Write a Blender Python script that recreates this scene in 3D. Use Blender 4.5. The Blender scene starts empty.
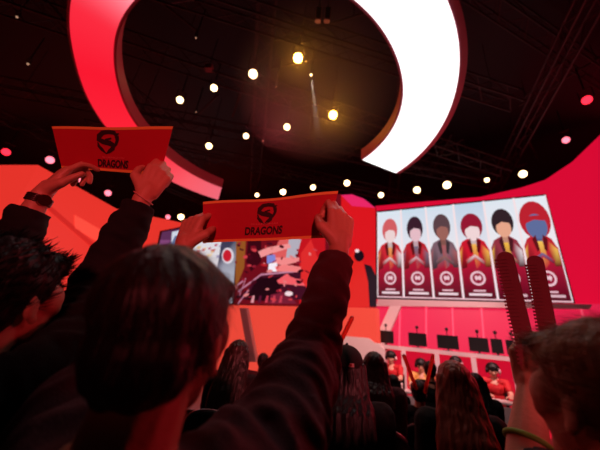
import bpy, bmesh, math, random
from mathutils import Vector, Matrix, noise, Quaternion
from mathutils.bvhtree import BVHTree
random.seed(7)
V = Vector
SC = bpy.context.scene
COL = SC.collection
PI = math.pi

# ------------------------------------------------------------------ camera
CAMZ = 2.0
CAM = V((0, 0, CAMZ))
FP = 280.0
PITCH = math.atan(115 / FP)
ROLL = math.radians(5.9)
FW = V((0, math.cos(PITCH), math.sin(PITCH)))
U0 = V((0, -math.sin(PITCH), math.cos(PITCH)))
R0 = V((1, 0, 0))
RT = R0 * math.cos(ROLL) + U0 * math.sin(ROLL)
UP = -R0 * math.sin(ROLL) + U0 * math.cos(ROLL)


def ray(x, y): return FW * FP + RT * (x - 300) + UP * (225 - y)
def P(x, y, d): return CAM + ray(x, y) * (d / FP)            # point at depth d metres
def onz(x, y, h):                                             # point h metres above the eye
    r = ray(x, y); return CAM + r * (h / r.z)
def hit(x, y, pl):                                            # point on a plane (origin, normal)
    r = ray(x, y); return CAM + r * ((pl[0] - CAM).dot(pl[1]) / r.dot(pl[1]))


cd = bpy.data.cameras.new('camera')
cam = bpy.data.objects.new('camera', cd)
COL.objects.link(cam)
M3 = Matrix((RT, UP, -FW)).transposed()
cam.matrix_world = Matrix.Translation(CAM) @ M3.to_4x4()
cd.sensor_width = 36
cd.lens = FP / 600 * 36
cd.clip_start = 0.02
cd.dof.use_dof = True
cd.dof.focus_distance = 1.05
cd.dof.aperture_fstop = 2.0
SC.camera = cam
vs = SC.view_settings
vs.view_transform = 'Standard'; vs.look = 'None'; vs.gamma = 1; vs.exposure = 0
vs.use_curve_mapping = False


# --------------------------------------------------------------- materials
def lin(c):
    if max(c) > 1.001: c = [x / 255 for x in c[:3]]
    return tuple((x / 12.92 if x <= .04045 else ((x + .055) / 1.055) ** 2.4) for x in c[:3]) + (1,)


MC = {}


def mat(name, col, rough=.6, metal=0, emit=None, es=1.0, bump=0, bscale=60, spec=.5, var=0, vscale=8, stretch=None):
    if name in MC: return MC[name]
    m = bpy.data.materials.new(name); m.use_nodes = True
    nt = m.node_tree; b = nt.nodes['Principled BSDF']
    b.inputs['Base Color'].default_value = lin(col)
    b.inputs['Roughness'].default_value = rough
    b.inputs['Metallic'].default_value = metal
    b.inputs['Specular IOR Level'].default_value = spec
    if emit is not None:
        b.inputs['Emission Color'].default_value = lin(emit); b.inputs['Emission Strength'].default_value = es
    if bump or var:
        tc = nt.nodes.new('ShaderNodeTexCoord'); mp = nt.nodes.new('ShaderNodeMapping')
        if stretch: mp.inputs['Scale'].default_value = stretch
        nt.links.new(tc.outputs['Object'], mp.inputs[0])
    if bump:
        n = nt.nodes.new('ShaderNodeTexNoise'); n.inputs['Scale'].default_value = bscale; n.inputs['Detail'].default_value = 4
        bp = nt.nodes.new('ShaderNodeBump'); bp.inputs['Strength'].default_value = bump; bp.inputs['Distance'].default_value = .01
        nt.links.new(mp.outputs[0], n.inputs['Vector'])
        nt.links.new(n.outputs['Fac'], bp.inputs['Height']); nt.links.new(bp.outputs[0], b.inputs['Normal'])
    if var:
        n = nt.nodes.new('ShaderNodeTexNoise'); n.inputs['Scale'].default_value = vscale; n.inputs['Detail'].default_value = 3
        mx = nt.nodes.new('ShaderNodeMix'); mx.data_type = 'RGBA'
        c = lin(col)
        mx.inputs['A'].default_value = tuple(x * (1 - var) for x in c[:3]) + (1,)
        mx.inputs['B'].default_value = tuple(min(1, x * (1 + var)) for x in c[:3]) + (1,)
        nt.links.new(mp.outputs[0], n.inputs['Vector'])
        nt.links.new(n.outputs['Fac'], mx.inputs['Factor']); nt.links.new(mx.outputs['Result'], b.inputs['Base Color'])
    MC[name] = m
    return m


def led(name, strength):                                      # lit screen surface, picture held in the mesh colours
    m = bpy.data.materials.new(name); m.use_nodes = True
    nt = m.node_tree; b = nt.nodes['Principled BSDF']
    b.inputs['Base Color'].default_value = (.01, .01, .01, 1); b.inputs['Roughness'].default_value = .8; b.inputs['Specular IOR Level'].default_value = .12
    a = nt.nodes.new('ShaderNodeAttribute'); a.attribute_name = 'Col'
    nt.links.new(a.outputs['Color'], b.inputs['Emission Color'])
    b.inputs['Emission Strength'].default_value = strength
    MC[name] = m
    return m


SCREEN = led('screen picture', .96)
RINGLED = led('ring light panel', 1.0)
BLACK = mat('black paint', (14, 12, 13), .7)
METAL = mat('dark metal', (60, 50, 52), .35, .8)
ALU = mat('brushed aluminium', (170, 165, 168), .3, .9)
PLASTIC = mat('black plastic', (14, 14, 16), .35)
SKIN = mat('skin', (206, 142, 116), .5, bump=.15, bscale=90, var=.08)
SKIN2 = mat('pale skin', (228, 176, 150), .5, bump=.1, bscale=90)
LIP = mat('lips', (165, 82, 78), .5)
EYE = mat('eye', (20, 14, 12), .15)
HAIRB = mat('black hair', (16, 11, 10), .5, bump=.5, bscale=90, var=.3, stretch=(1, 1, .15))
HAIRD = mat('dark brown hair', (40, 24, 17), .42, bump=.5, bscale=90, var=.4, stretch=(1, 1, .15))
HAIRR = mat('reddish brown hair', (165, 78, 60), .4, bump=.5, bscale=90, var=.4, stretch=(1, 1, .15))
HAIRL = mat('light brown hair', (158, 108, 76), .45, bump=.5, bscale=90, var=.4, stretch=(1, 1, .15))
CLOTHK = mat('black cloth', (9, 7, 8), .9, bump=.3, bscale=300)
CLOTHM = mat('maroon cloth', (86, 26, 38), .85, bump=.3, bscale=300)
CLOTHD = mat('dark maroon cloth', (40, 14, 20), .9, bump=.3, bscale=300)
CLOTHR = mat('red jersey', (200, 22, 34), .7)
CLOTHG = mat('grey cloth', (120, 104, 108), .85)
JEANS = mat('dark denim', (26, 26, 38), .9)
SHOE = mat('shoe rubber', (30, 28, 30), .7)


# ------------------------------------------------------------ mesh helpers
def link(name, me, m=None, parent=None, loc=None, smooth=False):
    if isinstance(me, bmesh.types.BMesh):
        d = bpy.data.meshes.new(name); me.to_mesh(d); me.free(); me = d
    if m is not None:
        me.materials.clear(); me.materials.append(m)
    if smooth:
        for p in me.polygons: p.use_smooth = True
    o = bpy.data.objects.new(name, me); COL.objects.link(o)
    if parent is not None: o.parent = parent
    if loc is not None: o.location = loc
    return o


def tag(o, label=None, cat=None, group=None, kind=None):
    if label: o['label'] = label
    if cat: o['category'] = cat
    if group: o['group'] = group
    if kind: o['kind'] = kind
    return o


def thing(name, label, cat, loc=(0, 0, 0), group=None, rz=0):
    o = bpy.data.objects.new(name, None); COL.objects.link(o)
    o.location = loc; o.rotation_euler = (0, 0, rz); o.empty_display_size = .1
    return tag(o, label, cat, group)


def copy_tree(o, parent=None):
    c = o.copy(); COL.objects.link(c)
    if parent is not None: c.parent = parent
    for k in list(o.children): copy_tree(k, c)
    return c


def frame_z(d):                                               # rotation taking +Z to d
    return V(d).normalized().to_track_quat('Z', 'Y').to_matrix().to_4x4()


def bx(bm, c, s, rot=None, bev=0):
    g = bmesh.ops.create_cube(bm, size=1)
    M = Matrix.Translation(V(c)) @ (rot.to_4x4() if rot is not None else Matrix()) @ Matrix.Diagonal((s[0], s[1], s[2], 1))
    bmesh.ops.transform(bm, matrix=M, verts=g['verts'])
    if bev:
        es = list({e for v in g['verts'] for e in v.link_edges})
        bmesh.ops.bevel(bm, geom=es, offset=bev, segments=2, affect='EDGES')
    return bm


def cyl(bm, a, b, r0, r1=None, seg=12, cap=True):
    a, b = V(a), V(b); r1 = r0 if r1 is None else r1
    L = (b - a).length
    if L < 1e-7: return bm
    M = Matrix.Translation((a + b) / 2) @ frame_z(b - a)
    bmesh.ops.create_cone(bm, cap_ends=cap, segments=seg, radius1=r0, radius2=r1, depth=L, matrix=M)
    return bm


def ell(bm, c, r, rot=None, u=16, v=10):
    if isinstance(r, (int, float)): r = (r, r, r)
    M = Matrix.Translation(V(c)) @ (rot.to_4x4() if rot is not None else Matrix()) @ Matrix.Diagonal((r[0], r[1], r[2], 1))
    bmesh.ops.create_uvsphere(bm, u_segments=u, v_segments=v, radius=1, matrix=M)
    return bm


def cap(bm, a, r0, b, r1, seg=14):
    ell(bm, a, r0, u=seg, v=8); ell(bm, b, r1, u=seg, v=8); cyl(bm, a, b, r0, r1, seg)
    return bm


def chain(bm, pts):
    for (a, r0), (b, r1) in zip(pts, pts[1:]): cap(bm, V(a), r0, V(b), r1)
    return bm


def sweep(bm, pts, r, seg=8, close=False):                    # tube along a polyline
    pts = [V(p) for p in pts]; rings = []
    for i, p in enumerate(pts):
        t = (pts[min(i + 1, len(pts) - 1)] - pts[max(i - 1, 0)]).normalized()
        up = V((0, 0, 1)) if abs(t.z) < .95 else V((0, 1, 0))
        s = t.cross(up).normalized(); u = s.cross(t)
        rr = r[i] if isinstance(r, (list, tuple)) else r
        rings.append([bm.verts.new(p + (s * math.cos(k * 2 * PI / seg) + u * math.sin(k * 2 * PI / seg)) * rr) for k in range(seg)])
    for a, b in zip(rings, rings[1:]):
        for k in range(seg): bm.faces.new((a[k], a[(k + 1) % seg], b[(k + 1) % seg], b[k]))
    bm.faces.new(rings[0][::-1]); bm.faces.new(rings[-1])
    return bm


def sleeve(bm, pts, folds=.10, freq=9, seed=0, seg=40, n=70):  # cloth tube with creases running round it
    pts = [(V(a), r) for a, r in pts]
    acc = [0]
    for (a, _), (b, _) in zip(pts, pts[1:]): acc.append(acc[-1] + (b - a).length)
    L = acc[-1]; rings = []

    def at(s):
        for i in range(len(pts) - 1):
            if s <= acc[i + 1] or i == len(pts) - 2:
                f = (s - acc[i]) / (acc[i + 1] - acc[i]); f = max(0, min(1, f))
                g = f * f * (3 - 2 * f) if len(pts) > 2 else f
                return pts[i][0].lerp(pts[i + 1][0], f), pts[i][1] * (1 - g) + pts[i + 1][1] * g
    cen = [at(L * i / n) for i in range(n + 1)]
    for _ in range(6):
        cen = [cen[0]] + [((cen[i - 1][0] + cen[i][0] * 2 + cen[i + 1][0]) / 4, cen[i][1]) for i in range(1, n)] + [cen[-1]]
    prev = None
    for i, (p, r) in enumerate(cen):
        t = (cen[min(i + 1, n)][0] - cen[max(i - 1, 0)][0]).normalized()
        if prev is None: s = t.cross(V((0, 0, 1)) if abs(t.z) < .9 else V((1, 0, 0))).normalized()
        else: s = (prev - t * prev.dot(t)).normalized()
        prev = s; u = t.cross(s); ring = []
        for k in range(seg):
            a = 2 * PI * k / seg
            q = noise.noise(V((math.cos(a) * .9 + seed, math.sin(a) * .9, i / n * L * freq * 3.2)))
            q2 = 1 - abs(noise.noise(V((math.cos(a) * .7 + seed + 9, math.sin(a) * .7, i / n * L * freq * 2 + math.sin(a) * .8)))) * 2.2
            rr = r * (1 + folds * (q * .6 + q2 * .7))
            ring.append(bm.verts.new(p + (s * math.cos(a) + u * math.sin(a)) * rr))
        rings.append(ring)
    for a, b in zip(rings, rings[1:]):
        for k in range(seg): bm.faces.new((a[k], a[(k + 1) % seg], b[(k + 1) % seg], b[k]))
    bm.faces.new(rings[0][::-1]); bm.faces.new(rings[-1])
    return bm


def fuse(bm, voxel, smooth=3, disp=None):                     # union of all shells as one continuous surface
    me = bpy.data.meshes.new('t'); bm.to_mesh(me); bm.free()
    o = bpy.data.objects.new('t', me); COL.objects.link(o)
    md = o.modifiers.new('r', 'REMESH'); md.mode = 'VOXEL'; md.voxel_size = voxel
    if smooth:
        s = o.modifiers.new('s', 'SMOOTH'); s.factor = .6; s.iterations = smooth
    dg = bpy.context.evaluated_depsgraph_get()
    out = bpy.data.meshes.new_from_object(o.evaluated_get(dg))
    bpy.data.objects.remove(o); bpy.data.meshes.remove(me)
    for p in out.polygons: p.use_smooth = True
    if disp:
        ns = [v.normal.copy() for v in out.vertices]
        for v, n in zip(out.vertices, ns): v.co += n * disp(v.co, n)
    return out


def art(name, shapes, pl, m=SCREEN, parent=None, step=.004, origin=None):
    """flat coloured picture pieces on a surface; shapes = (pixel polygon, colour or per-point colours)"""
    o0, n = pl
    if n.dot(CAM - o0) < 0: n = -n
    bm = bmesh.new(); cl = bm.loops.layers.float_color.new('Col')
    for i, (poly, c) in enumerate(shapes):
        pts = [(hit(x, y, (o0, n)) + n * step * i) for x, y in poly]
        if origin is not None: pts = [p - origin for p in pts]
        vs_ = [bm.verts.new(p) for p in pts]
        try: f = bm.faces.new(vs_)
        except ValueError: continue
        cs = c if isinstance(c[0], (list, tuple)) else [c] * len(poly)
        for lp, cc in zip(f.loops, cs): lp[cl] = lin(cc)
    me = bpy.data.meshes.new(name); bm.to_mesh(me); bm.free()
    return link(name, me, m, parent)


def slab(name, poly, pl, thick, m, parent=None, origin=None):  # pixel outline on a plane, given a real thickness behind it
    o0, n = pl
    if n.dot(CAM - o0) < 0: n = -n
    pts = [hit(x, y, (o0, n)) for x, y in poly]
    return slab3(name, pts, -n * thick, m, parent, origin)


def slab3(name, pts, off, m, parent=None, origin=None):
    bm = bmesh.new(); q = V(origin) if origin is not None else V()
    a = [bm.verts.new(V(p) - q) for p in pts]; b = [bm.verts.new(V(p) + V(off) - q) for p in pts]
    bm.faces.new(a); bm.faces.new(b[::-1]); k = len(a)
    for i in range(k): bm.faces.new((a[i], b[i], b[(i + 1) % k], a[(i + 1) % k]))
    bmesh.ops.recalc_face_normals(bm, faces=bm.faces)
    return link(name, bm, m, parent)


# ---------------------------------------------------------------- the room
ZC = CAMZ + 9.0
CARPET = mat('dark carpet', (22, 14, 16), .95, bump=.4, bscale=200)
DRAPE = mat('black drape', (10, 8, 9), .95)
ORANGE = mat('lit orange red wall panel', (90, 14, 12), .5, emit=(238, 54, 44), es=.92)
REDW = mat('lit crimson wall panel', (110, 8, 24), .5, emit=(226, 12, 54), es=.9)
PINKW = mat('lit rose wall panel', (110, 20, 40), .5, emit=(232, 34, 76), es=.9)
SILVER = mat('pale painted trim', (225, 205, 205), .5)
WHITEP = mat('white painted trim', (235, 220, 218), .5)


def struct(o): o['kind'] = 'structure'; return o


def boxobj(name, c, s, m, rot=None):
    bm = bmesh.new(); bx(bm, (0, 0, 0), s, rot); return link(name, bm, m, loc=c)


struct(boxobj('floor', (-3, 10, -.15), (40, 34, .3), CARPET))
struct(boxobj('ceiling', (-3, 10, ZC + .15), (40, 34, .3), BLACK))
struct(boxobj('wall_left', (-23.1, 10, ZC / 2), (.2, 34, ZC), DRAPE))
struct(boxobj('wall_right', (17.1, 10, ZC / 2), (.2, 34, ZC), DRAPE))
struct(boxobj('wall_back', (-3, 27.1, ZC / 2), (40, .2, ZC), DRAPE))
struct(boxobj('wall_front', (-3, -7.1, ZC / 2), (40, .2, ZC), DRAPE))
# stepped seating floor, highest where the camera stands
struct(boxobj('floor_tier', (-1, -2.3, .375), (26, 7.0, .75), CARPET))       # y -5.8 .. 1.2
struct(boxobj('floor_tier', (-1, 1.8, .31), (26, 1.2, .62), CARPET))         # 1.2 .. 2.4
struct(boxobj('floor_tier', (-1, 2.85, .29), (26, .9, .58), CARPET))        # 2.4 .. 3.3
struct(boxobj('floor_tier', (-1, 3.75, .21), (26, .9, .42), CARPET))        # 3.3 .. 4.2
struct(boxobj('floor_tier', (-3.6, 4.75, .19), (20, 1.1, .38), CARPET))     # 4.2 .. 5.3
FLOORS = [(1.2, .75), (2.4, .62), (3.3, .58), (4.2, .42), (5.3, .38), (99, .0)]


def floor_at(y):
    for yy, z in FLOORS:
        if y < yy: return z


# left lit wall, three faces
Lz = 6.6
A = onz(-60, 165, Lz); B = onz(38, 165, Lz); C_ = onz(117, 209, Lz); D_ = onz(187, 223, Lz) + V((0, .2, 0))
E_ = D_ + (D_ - C_) * .8


def wallface(name, a, b, m, z0=0, th=.3):
    n = (b - a).cross(V((0, 0, 1))).normalized()
    if n.dot(CAM - a) < 0: n = -n
    return struct(slab3(name, [(a.x, a.y, z0), (b.x, b.y, z0), (b.x, b.y, b.z), (a.x, a.y, a.z)], -n * th, m))


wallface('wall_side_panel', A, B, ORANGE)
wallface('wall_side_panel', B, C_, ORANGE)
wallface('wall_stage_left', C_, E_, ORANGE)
# raised seams and a recessed lighter field on the side wall
plBC = (B, (C_ - B).cross(V((0, 0, 1))).normalized())
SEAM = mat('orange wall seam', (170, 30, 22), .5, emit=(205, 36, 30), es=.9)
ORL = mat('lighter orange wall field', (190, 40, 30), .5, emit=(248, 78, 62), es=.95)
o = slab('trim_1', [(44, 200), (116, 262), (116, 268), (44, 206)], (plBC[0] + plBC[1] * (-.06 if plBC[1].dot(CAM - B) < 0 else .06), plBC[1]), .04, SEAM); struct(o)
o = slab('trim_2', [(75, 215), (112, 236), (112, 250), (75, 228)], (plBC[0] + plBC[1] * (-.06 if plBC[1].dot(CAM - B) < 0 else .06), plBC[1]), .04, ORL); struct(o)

# left screen wall: recedes to the left
d0 = 10.0
S1 = V((.148, .989, 0)) * d0
SD = V((-1.02, .72, 0)).normalized()
SN = V((-SD.y, SD.x, 0));
if SN.dot(-S1) < 0: SN = -SN
plL = (S1 + V((0, 0, CAMZ)), SN)
# return face of the left screen
S2 = V((.287, .962, 0)).normalized() * 10.3
RD = (S2 - S1).normalized(); RN = V((-RD.y, RD.x, 0))
if RN.dot(-S1) < 0: RN = -RN
plR = (S1 + V((0, 0, CAMZ)), RN)

# right screen wall
az = math.radians(28)
WN = V((-math.sin(az), -math.cos(az), 0))
def plW(D): return (V((math.sin(az) * D, math.cos(az) * D, CAMZ)), WN)


# stage floor
a1, a2 = V((-6, 6.2, 0)), V((7.2, 4.35, 0))
bm = bmesh.new()
poly = [(-9, 11), (-5, 7.4), (2.0, 6.0), (4.2, 5.35), (7.4, 4.4), (8.6, 6.0), (5.1, 7.9), (1.6, 9.5), (-.5, 9.6), (-8.5, 14.5)]
a = [bm.verts.new((x, y, 0.0)) for x, y in poly]; b = [bm.verts.new((x, y, .5)) for x, y in poly]
bm.faces.new(a[::-1]); bm.faces.new(b)
for i in range(len(a)): bm.faces.new((a[i], a[(i + 1) % len(a)], b[(i + 1) % len(a)], b[i]))
bmesh.ops.recalc_face_normals(bm, faces=bm.faces)
struct(link('floor_stage', bm, mat('stage deck', (40, 16, 20), .35)))

# right wall: crimson lit surface round the roster screen, with its rising top
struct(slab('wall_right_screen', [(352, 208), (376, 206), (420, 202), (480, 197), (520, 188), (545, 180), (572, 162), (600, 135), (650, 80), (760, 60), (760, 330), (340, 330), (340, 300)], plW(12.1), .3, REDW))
# lower recessed wall with panel joints
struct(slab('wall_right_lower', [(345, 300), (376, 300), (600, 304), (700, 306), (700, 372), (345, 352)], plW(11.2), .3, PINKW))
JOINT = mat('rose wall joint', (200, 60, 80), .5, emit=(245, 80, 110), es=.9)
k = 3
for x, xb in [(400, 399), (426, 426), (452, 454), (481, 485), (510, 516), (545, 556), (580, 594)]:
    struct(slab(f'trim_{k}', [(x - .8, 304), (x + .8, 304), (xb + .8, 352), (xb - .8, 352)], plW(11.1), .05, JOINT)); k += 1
struct(slab(f'trim_{k}', [(378, 299), (592, 304.5), (590, 309), (560, 308.5), (400, 306), (376, 306)], plW(11.05), .7, SILVER)); k += 1

# lower base wall under the left screen
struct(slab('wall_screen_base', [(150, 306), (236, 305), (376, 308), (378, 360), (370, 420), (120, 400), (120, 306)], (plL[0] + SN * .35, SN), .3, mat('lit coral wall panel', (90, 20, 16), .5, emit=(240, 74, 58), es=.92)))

# upper ledge (monitor shelf) + lower player booths
LED_ = plW(8.9)
lt = [hit(372, 343.5, LED_), hit(520, 354.5, LED_), hit(640, 364, LED_)]
lz = lt[0].z
lp = [V((hit(376, 343.5, LED_).x, hit(376, 343.5, LED_).y, lz)), V((hit(660, 366, LED_).x, hit(660, 366, LED_).y, lz))]
LD = (lp[1] - lp[0]).normalized()
struct(slab3(f'trim_{k}', [lp[0], lp[1], lp[1] - V((0, 0, .1)), lp[0] - V((0, 0, .1))], -WN * 1.6, SILVER)); k += 1
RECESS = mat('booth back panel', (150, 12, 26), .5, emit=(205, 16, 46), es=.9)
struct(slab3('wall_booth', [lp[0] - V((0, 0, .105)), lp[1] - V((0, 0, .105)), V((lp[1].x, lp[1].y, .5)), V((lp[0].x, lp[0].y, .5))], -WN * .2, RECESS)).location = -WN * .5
POST = mat('white booth post', (240, 222, 224), .4)
for x, xb in [(403.5, 404.5), (436.5, 437), (472.5, 474), (512, 515), (552, 560)]:
    p0 = hit(x, 352, plW(8.86)); q0 = V((p0.x, p0.y, lz - .105))
    bm = bmesh.new(); bx(bm, (0, 0, 0), (.11, .08, lz - .105 - .505), Matrix.Rotation(-az, 3, 'Z'))
    tag(link('booth_post', bm, POST, loc=(q0.x, q0.y, (lz - .105 + .505) / 2)), kind='structure')


# ------------------------------------------------------------- left screen
org = plL[0].copy()
ls = thing('video_screen', 'large angled screen showing hands and arms at a gaming desk, behind the right red banner', 'screen', (S1.x, S1.y, 0))
q = ls.location.copy()
def off(o, v=None): o.location = (o.location - q) if v is None else o.location - v; return o
W_ = [(162, 232), (185, 229), (235, 217), (340, 194.5), (342, 308), (236, 304.5), (156, 302), (146, 302)]
fr = slab('screen_cabinet', [(160, 231), (340.5, 193.5), (342, 308.6), (145, 303)], (plL[0], SN), .35, BLACK, ls); off(fr)
sh = []
sh.append(([(162, 232), (188, 227), (181, 256), (167, 300), (146, 302)], (92, 48, 88)))
sh.append(([(160.5, 240), (170, 240), (163, 270), (152, 285)], (130, 70, 120)))
sh.append(([(172, 232), (186, 229), (178, 262), (165, 302), (160, 300), (170, 262)], (210, 216, 232)))
sh.append(([(175, 236), (184, 234), (181, 246), (173, 252), (171, 244)], (96, 110, 150)))
sh.append(([(186, 227), (235, 217), (232, 303), (176, 302)], (226, 220, 226)))
for i in range(26):
    x = 194 + random.random() * 30; y = 236 + random.random() * 34; s = 1 + random.random() * 2
    sh.append(([(x, y), (x + s * 1.6, y - .5), (x + s, y + s), (x - .4, y + s)], random.choice([(200, 110, 110), (226, 190, 130), (170, 160, 190), (240, 210, 170), (190, 90, 120)])))
sh.append(([(223, 236), (238, 236), (233, 303), (208, 303), (219, 262)], [(58, 58, 82)] * 2 + [(215, 216, 232)] * 2 + [(70, 66, 92)]))
import math as _m
def circ(cx, cy, rx, ry=None, n=20, a0=0, a1=360, rot=0):
    ry = ry or rx; r_ = []
    for i in range(n):
        t = _m.radians(a0 + (a1 - a0) * i / n)
        x, y = rx * _m.cos(t), ry * _m.sin(t)
        r_.append((cx + x * _m.cos(rot) - y * _m.sin(rot), cy + x * _m.sin(rot) + y * _m.cos(rot)))
    return r_
sh.append((circ(228.5, 256, 6, 8), (225, 215, 225)))
sh.append((circ(228, 256, 4.4, 6), (200, 30, 48)))
# live picture: players' arms over dark keyboards
sh.append(([(239, 212), (341, 194.5), (342, 307.5), (234.5, 304)], (112, 12, 26)))
sh.append(([(237, 236), (247, 236), (245, 268), (238, 285), (236, 285)], (150, 84, 34)))
sh.append(([(236, 236), (262, 236), (258, 243), (246, 240)], (205, 150, 150)))
sh.append(([(249, 238), (262, 238), (262, 262), (252, 272), (247, 262)], (58, 6, 18)))
sh.append(([(296, 222), (326, 216), (326, 306), (300, 304), (300, 260)], (198, 20, 30)))
sh.append(([(282, 236), (300, 236), (292, 262), (272, 258)], (226, 92, 92)))
sh.append(([(290, 238), (302, 240), (296, 262), (286, 262)], (182, 176, 190)))
sh.append(([(259, 252), (268, 248), (290, 244), (292, 248), (272, 254), (262, 258)], (246, 150, 150)))
sh.append(([(270, 262), (276, 258), (300, 258), (300, 262), (284, 266)], (246, 140, 140)))
sh.append(([(262, 276), (306, 272), (310, 300), (246, 300), (240, 297)], (66, 14, 34)))
for a_, b_ in [((239, 292), (262, 275)), ((262, 275), (304, 271)), ((239, 304), (250, 290)), ((238, 286), (247, 279)), ((247, 279), (240, 297))]:
    sh.append(([(a_[0], a_[1] - .9), (b_[0], b_[1] - .9), (b_[0], b_[1] + .9), (a_[0], a_[1] + .9)], (196, 130, 158)))
sh.append(([(258, 279), (286, 277), (276, 302), (247, 300)], (30, 6, 16)))
sh.append(([(268, 256), (276, 255), (277, 262), (268, 264)], (128, 136, 214)))
sh.append(([(270, 264), (278, 263), (279, 272), (269, 272)], (250, 240, 250)))
sh.append(([(276, 267), (286, 265), (306, 268), (306, 273), (290, 272), (278, 272)], (246, 128, 128)))
sh.append(([(278, 281), (288, 274), (296, 279), (312, 281), (312, 287), (292, 285), (280, 284)], (246, 96, 104)))
sh.append(([(272, 295), (288, 292), (298, 304), (270, 304)], (120, 30, 52)))
sh.append((circ(290, 294, 4, 2.4), (250, 220, 224)))
sh.append(([(302, 254), (312, 240), (320, 262), (316, 300), (302, 280)], (226, 44, 44)))
for i in range(5):
    sh.append(([(252 + i * 7, 303), (254 + i * 7, 296), (256 + i * 7, 296), (255 + i * 7, 303)], random.choice([(200, 60, 80), (90, 20, 50), (230, 150, 160)])))
r5 = random.Random(5)
for i in range(95):
    x = r5.uniform(238, 338); y = r5.uniform(max(214, 236 - (x - 238) * .2), 303); a_, b_ = r5.uniform(.8, 3.4), r5.uniform(.5, 2)
    c_ = r5.choice([(120, 12, 30), (70, 8, 26), (210, 60, 70), (230, 130, 130), (150, 30, 50), (40, 6, 18), (190, 30, 40)])
    t_ = r5.uniform(-.6, .6); sh.append((circ(x, y, a_, b_, 7, rot=t_), c_))
o = art('screen_picture', sh, (plL[0] + SN * .01, SN), parent=ls, step=.0015); off(o)
# return face with its own picture
o = slab('side_screen_cabinet', [(341, 194), (352, 193.5), (364, 198), (376, 207), (376.5, 308.5), (342, 309)], plR, .3, BLACK, ls); off(o)
sh = [([(341, 195), (352, 194.5), (364, 199), (375.5, 208), (376, 307.5), (342, 308)], (222, 22, 30)),
      ([(341, 195), (352, 194.5), (364, 199), (375.5, 208), (352, 206)], (238, 40, 104)),
      ([(354, 252), (362, 258), (368, 282), (369, 307), (344, 307), (343, 260)], (228, 34, 30)),
      ([(364, 264), (371, 266), (376, 276), (376, 307), (369.5, 307), (368, 282)], (26, 12, 26)),
      (circ(359, 256, 5, 5.6), (24, 10, 22)), (circ(357, 251, 2.2, 1.8), (250, 220, 225))]
o = art('side_screen_picture', sh, (plR[0] + RN * .01, RN), parent=ls); off(o)

# ------------------------------------------------------------ roster screen
pw = plW(11.95)
rs0 = hit(377, 298, pw)
rs = thing('roster_screen', 'wide wall screen split into six slanted white and crimson player panels', 'screen', (rs0.x, rs0.y, 0))
q = rs.location.copy()
TL, TR, BL_, BR = (377.3, 212.5), (545, 195.5), (377.3, 297.5), (573, 303)
off(slab('screen_cabinet', [(376.3, 211), (546, 194), (575.5, 304), (376.3, 298.8)], pw, .12, BLACK, rs))
tops = [377.5, 402, 427, 452.5, 484.5 - 2, 513.5, 545.5]
bots = [377.5, 404, 434, 463.5, 498, 534, 573]
tops = [377.5, 401.0, 425.5, 453.0, 483.0, 513.0, 545.0]
def edge(i, v):
    yt = 212.5 + (tops[i] - 377) / (545 - 377) * (195.5 - 212.5)
    yb = 297.5 + (bots[i] - 377) / (573 - 377) * (303 - 297.5)
    return (tops[i] + (bots[i] - tops[i]) * v, yt + (yb - yt) * v)
def UVp(i, u, v):
    a, b = edge(i, v), edge(i + 1, v)
    return (a[0] + (b[0] - a[0]) * u, a[1] + (b[1] - a[1]) * u)
def poly(i, pts): return [UVp(i, u, v) for u, v in pts]
def disc(i, cu, cv, ru, rv, n=18, a0=0, a1=360): return poly(i, [(cu + ru * _m.cos(_m.radians(a0 + (a1 - a0) * k / n)), cv + rv * _m.sin(_m.radians(a0 + (a1 - a0) * k / n))) for k in range(n)])
SKY = [(222, 232, 244), (206, 222, 238), (214, 226, 240), (196, 214, 234), (226, 234, 244), (232, 238, 246)]
JK = [(206, 40, 52), (192, 34, 46), (126, 96, 108), (206, 24, 46), (150, 50, 66), (196, 36, 50)]
HR = [(214, 96, 100), (58, 30, 44), (92, 66, 72), (150, 24, 50), (50, 34, 40), (190, 34, 48)]
FC = [(240, 214, 214), (232, 190, 200), (158, 100, 92), (244, 216, 218), (234, 168, 140), (96, 110, 158)]
AC = [(244, 160, 90), (112, 108, 130), (176, 92, 96), (248, 186, 84), (246, 190, 70), (250, 200, 90)]
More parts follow.
